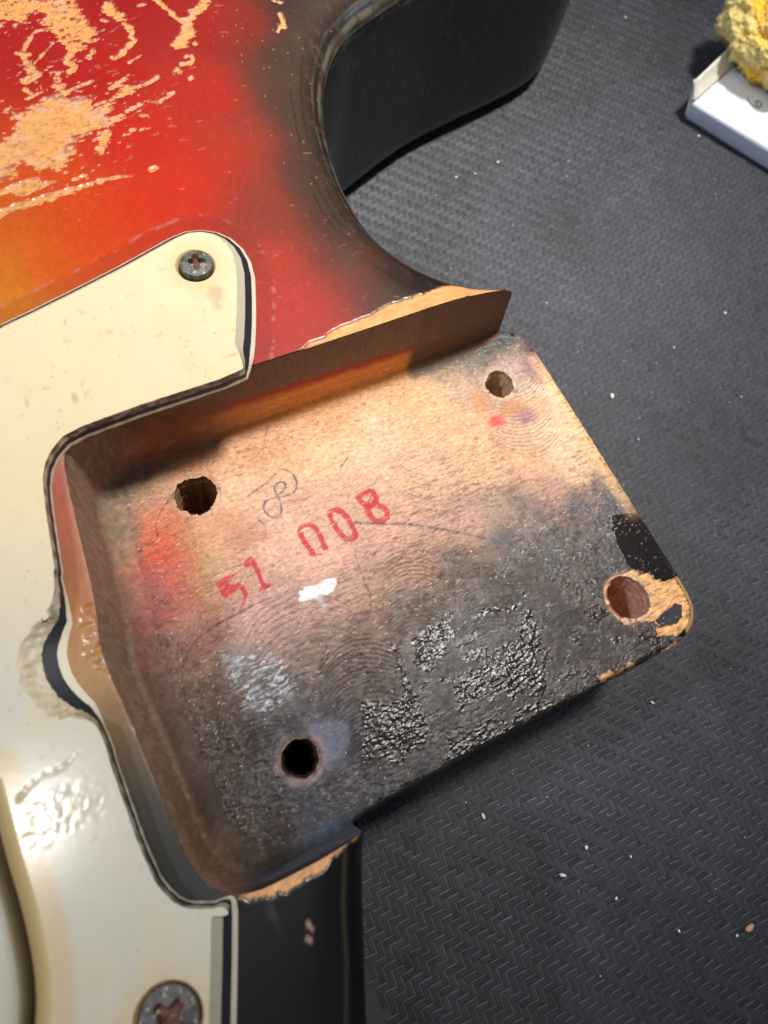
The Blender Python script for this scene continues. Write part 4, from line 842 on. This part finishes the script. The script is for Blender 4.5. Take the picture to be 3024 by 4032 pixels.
# floor sheet, sampled so the pencil mark can be drawn on it
n1_, n2_ = 330, 200
a, b = np.meshgrid(np.linspace(0, 1, n1_), np.linspace(0, 1, n2_)); P = c0+a[..., None]*uf+b[..., None]*ul
zz = np.full(a.shape, -23.)+.35*np.sin(a*9)*np.sin(b*7)*np.clip(np.minimum(a, b)*12, 0, 1)+.15*(fbm(a*6, b*6, 5)-.5)
C = np.ones(a.shape+(1,))*lin((238, 240, 246))
six = smooth(D['tray']['six'], 2); dd = segdist(P[..., 0], P[..., 1], six, False)[0]
m = sstep(.34, .12, dd)[..., None]*.75; C = C*(1-m)+lin((90, 92, 112))*m
V, F = strip(np.concatenate([P, zz[..., None]], -1)); tpart('tray_floor', V, F, C.reshape(-1, 3))
def panel(name, A, B, Cq, Dq, col, n=14, thick=.45, curve=0.):
    """A-B lower edge, D-C upper edge (3D), with real thickness"""
    A, B, Cq, Dq = [np.array(q, float) for q in (A, B, Cq, Dq)]
    s, t = np.meshgrid(np.linspace(0, 1, n), np.linspace(0, 1, 7))
    S = (A*(1-s[..., None])+B*s[..., None])*(1-t[..., None])+(Dq*(1-s[..., None])+Cq*s[..., None])*t[..., None]
    nrm = np.cross(B-A, Dq-A); nrm /= np.linalg.norm(nrm)
    S = S+nrm*curve*(np.sin(t*math.pi)+.3*np.sin(s*5)*t)[..., None]
    S2 = S-nrm*thick
    V1, F1 = strip(S); V2, F2 = strip(S2); rim = []
    m1, m2 = S.shape[:2]; I = np.arange(m1*m2).reshape(m1, m2); O = len(V1)
    loop = list(I[0, :])+list(I[1:, -1])+list(I[-1, ::-1][1:])+list(I[::-1, 0][1:])
    for i, j in zip(loop[:-1], loop[1:]): rim.append([i, i+O, j+O, j])
    V = np.concatenate([V1, V2]); F = np.concatenate([F1, F2[:, ::-1]+O, np.array(rim)])
    return tpart(name, V, F, np.ones((len(V), 1))*lin(col))
e3 = lambda p, z: np.array([p[0], p[1], z])
fb = T['fb1']-T['fb0']
panel('tray_side', e3(c0, -23), e3(c0+uf, -23), e3(T['fb0']+fb*2.2, ZM+.3), e3(T['fb0'], ZM+.3), (206, 210, 224), curve=-.25)
rl = T['rim1']-T['rim0']
panel('tray_flap', e3(c0+ul, -23), e3(c0, -23), e3(T['rim0'], -19), e3(T['rim0']+rl*3, -19), (226, 220, 204), curve=.3)
mid = e3((T['rim0']*.35+T['fb0']*.65), -23.5)
panel('tray_corner', e3(c0, -23), e3(c0+.02, -23.0), e3(T['fb0'], ZM+.4), e3(T['rim0'], -19), (228, 226, 218), curve=.4)
# yellow cloth: a crumpled chenille bundle
cc = D['cloth']; nu, nv = 420, 210
u, v = np.meshgrid(np.linspace(0, 2*math.pi, nu), np.linspace(.02, math.pi-.02, nv))
dx, dy, dz = np.sin(v)*np.cos(u), np.sin(v)*np.sin(u), np.cos(v)
def n3(x, y, z, s): return (fbm(x+z*.7, y+z*.35, s, 4, .55)+fbm(y+x*.6+3, z+x*.3, s+5, 4, .55)+fbm(z-y*.4+7, x-y*.5, s+9, 4, .55))/3
fold = np.abs(n3(dx*2.3, dy*2.3, dz*2.3, 2000)-.5)*2; fold2 = np.abs(n3(dx*8, dy*8, dz*8, 2100)-.5)*2; fz = n3(dx*26, dy*26, dz*26, 2200)
rad = 1+.22*np.minimum(fold*2.6, 1)**.7-.14+.04*np.minimum(fold2*3, 1)+.02*(fz-.5)
V = np.stack([cc[0]+13.5*rad*dx, cc[1]+17*rad*dy, -13.5+9.5*rad*dz], -1)
V[..., 2] = np.maximum(V[..., 2], -22.7)
V, F = strip(V); k_ = np.minimum(fold*3.2, 1).ravel()[:, None]; k2 = np.minimum(fold2*3, 1).ravel()[:, None]
big_ = sstep(.42, .58, n3(dx*1.8+4, dy*1.8, dz*1.8, 2300)).ravel()[:, None]
C = (lin((244, 200, 66))*big_+lin((224, 202, 128))*(1-big_))*(1+.25*(fz.ravel()-.5))[:, None]
cl_ = mesh('yellow_cloth', V, F[:, ::-1], M_cloth, None, dict(Col=C, Rough=np.full(len(V), .95), Fine=np.ones(len(V))))
tag(cl_, 'crumpled fuzzy yellow polishing cloth lying on the white card tray', 'cloth')
# tufts on the cloth
nf = 15000; ii = rng.randint(0, len(V), nf); base = V[ii]; nd = base-np.array([cc[0], cc[1], -13.5]); nd /= np.linalg.norm(nd, axis=1)[:, None]
tan = np.cross(nd, rng.normal(0, 1, (nf, 3))); tan /= np.linalg.norm(tan, axis=1)[:, None]
L_ = rng.uniform(.5, 1.2, nf)[:, None]; wd_ = .075
tip = base+nd*L_*.7+tan*L_*.7; s2 = np.cross(nd, tan)*wd_
VV = np.stack([base-s2, base+s2, tip+s2*.3, tip-s2*.3], 1).reshape(-1, 3); FF = np.arange(nf*4).reshape(-1, 4)
fu = mesh('cloth_fuzz', VV, FF, M_cloth, cl_, dict(Col=np.repeat(C[ii]*rng.uniform(.75, 1.2, (nf, 1)), 4, 0), Rough=np.full(nf*4, .95), Fine=np.ones(nf*4))); fu['kind'] = 'stuff'

lab = {0: 'white speck of lint'}
places = ['largest white crumb on the mat, right of the pocket heel', 'tiny white crumb on the mat at the top, right of the horn', 'small white crumb on the mat below the front side of the card tray', 'pale crumb on the mat near the right edge, well below the tray',
 'white crumb on the mat under the treble cutaway corner, left of the lint', 'round white crumb in the lower middle of the mat', 'pale crumb with a fibre on the lower mat, left of the round one', 'pinkish brown wood chip on the mat at the lower right',
 'pinprick of lint between the heel and the right edge, above the largest crumb', 'pinprick of lint at the right edge, level with the largest crumb', 'pale crumb on the mat close under the heel corner', 'pinprick of lint right of the round white crumb',
 'pinprick of lint below and right of the round white crumb', 'lone pinprick of lint just right of the pocket wall tip', 'lower left pinprick of lint of three inside the bass cutaway', 'middle pinprick of lint of three inside the bass cutaway', 'upper right crumb of three inside the bass cutaway, nearest the horn shadow',
 'tiny white crumb at the bottom of the mat, left of the wood chip', 'tiny white crumb just left of and below the wood chip', 'pinprick of lint right of the heel edge, below the largest crumb']
for i, (x, y, r, kind) in enumerate(D['specks']):
    s_ = 6; u, v = np.meshgrid(np.linspace(0, 2*math.pi, 9), np.linspace(0, math.pi, 6))
    jr = 1+.35*(rng.rand(*u.shape)-.5); jr[:, -1] = jr[:, 0]
    el = (1.5 if kind else 1.15); th = rng.uniform(0, 3)
    a_ = r*el*jr*np.sin(v)*np.cos(u); b_ = r*.75*jr*np.sin(v)*np.sin(u)
    V, F = strip(np.stack([x+a_*math.cos(th)-b_*math.sin(th), y+a_*math.sin(th)+b_*math.cos(th), ZM+.12+r*.7*(1+np.cos(v)*jr*.9)], -1))
    o = mesh('crumb' if kind == 0 else 'wood_chip', V, F, M_lint if kind < 2 else M_chip)
    if i < len(places) and places[i]: tag(o, places[i], 'wood chip' if kind == 2 else 'crumb', None if kind == 2 else 'crumbs on the mat')
    else: tag(o, 'pinprick of white lint on the herringbone mat', 'crumb', 'crumbs on the mat')
# dust nobody could count
n = 420; x = rng.uniform(20, 190, n); y = rng.uniform(-50, 160, n); VV = []; FF = []
out_ = ~inside(x, y, np.concatenate([OUT, HEEL, TRE, np.array([[-90, -60], [-90, 190]])])); x = x[out_]; y = y[out_]
for i in range(len(x)):
    r = rng.uniform(.04, .12); b0 = len(VV); z = ZM+.15
    VV += [(x[i]-r, y[i], z), (x[i], y[i]-r, z), (x[i]+r, y[i], z), (x[i], y[i]+r, z), (x[i], y[i], z+r*1.3)]
    FF += [(b0, b0+1, b0+4), (b0+1, b0+2, b0+4), (b0+2, b0+3, b0+4), (b0+3, b0, b0+4)]
du = mesh('dust', VV, FF, M_lint, None); tag(du, 'fine pale dust sprinkled over the mat', 'dust', None, 'stuff')
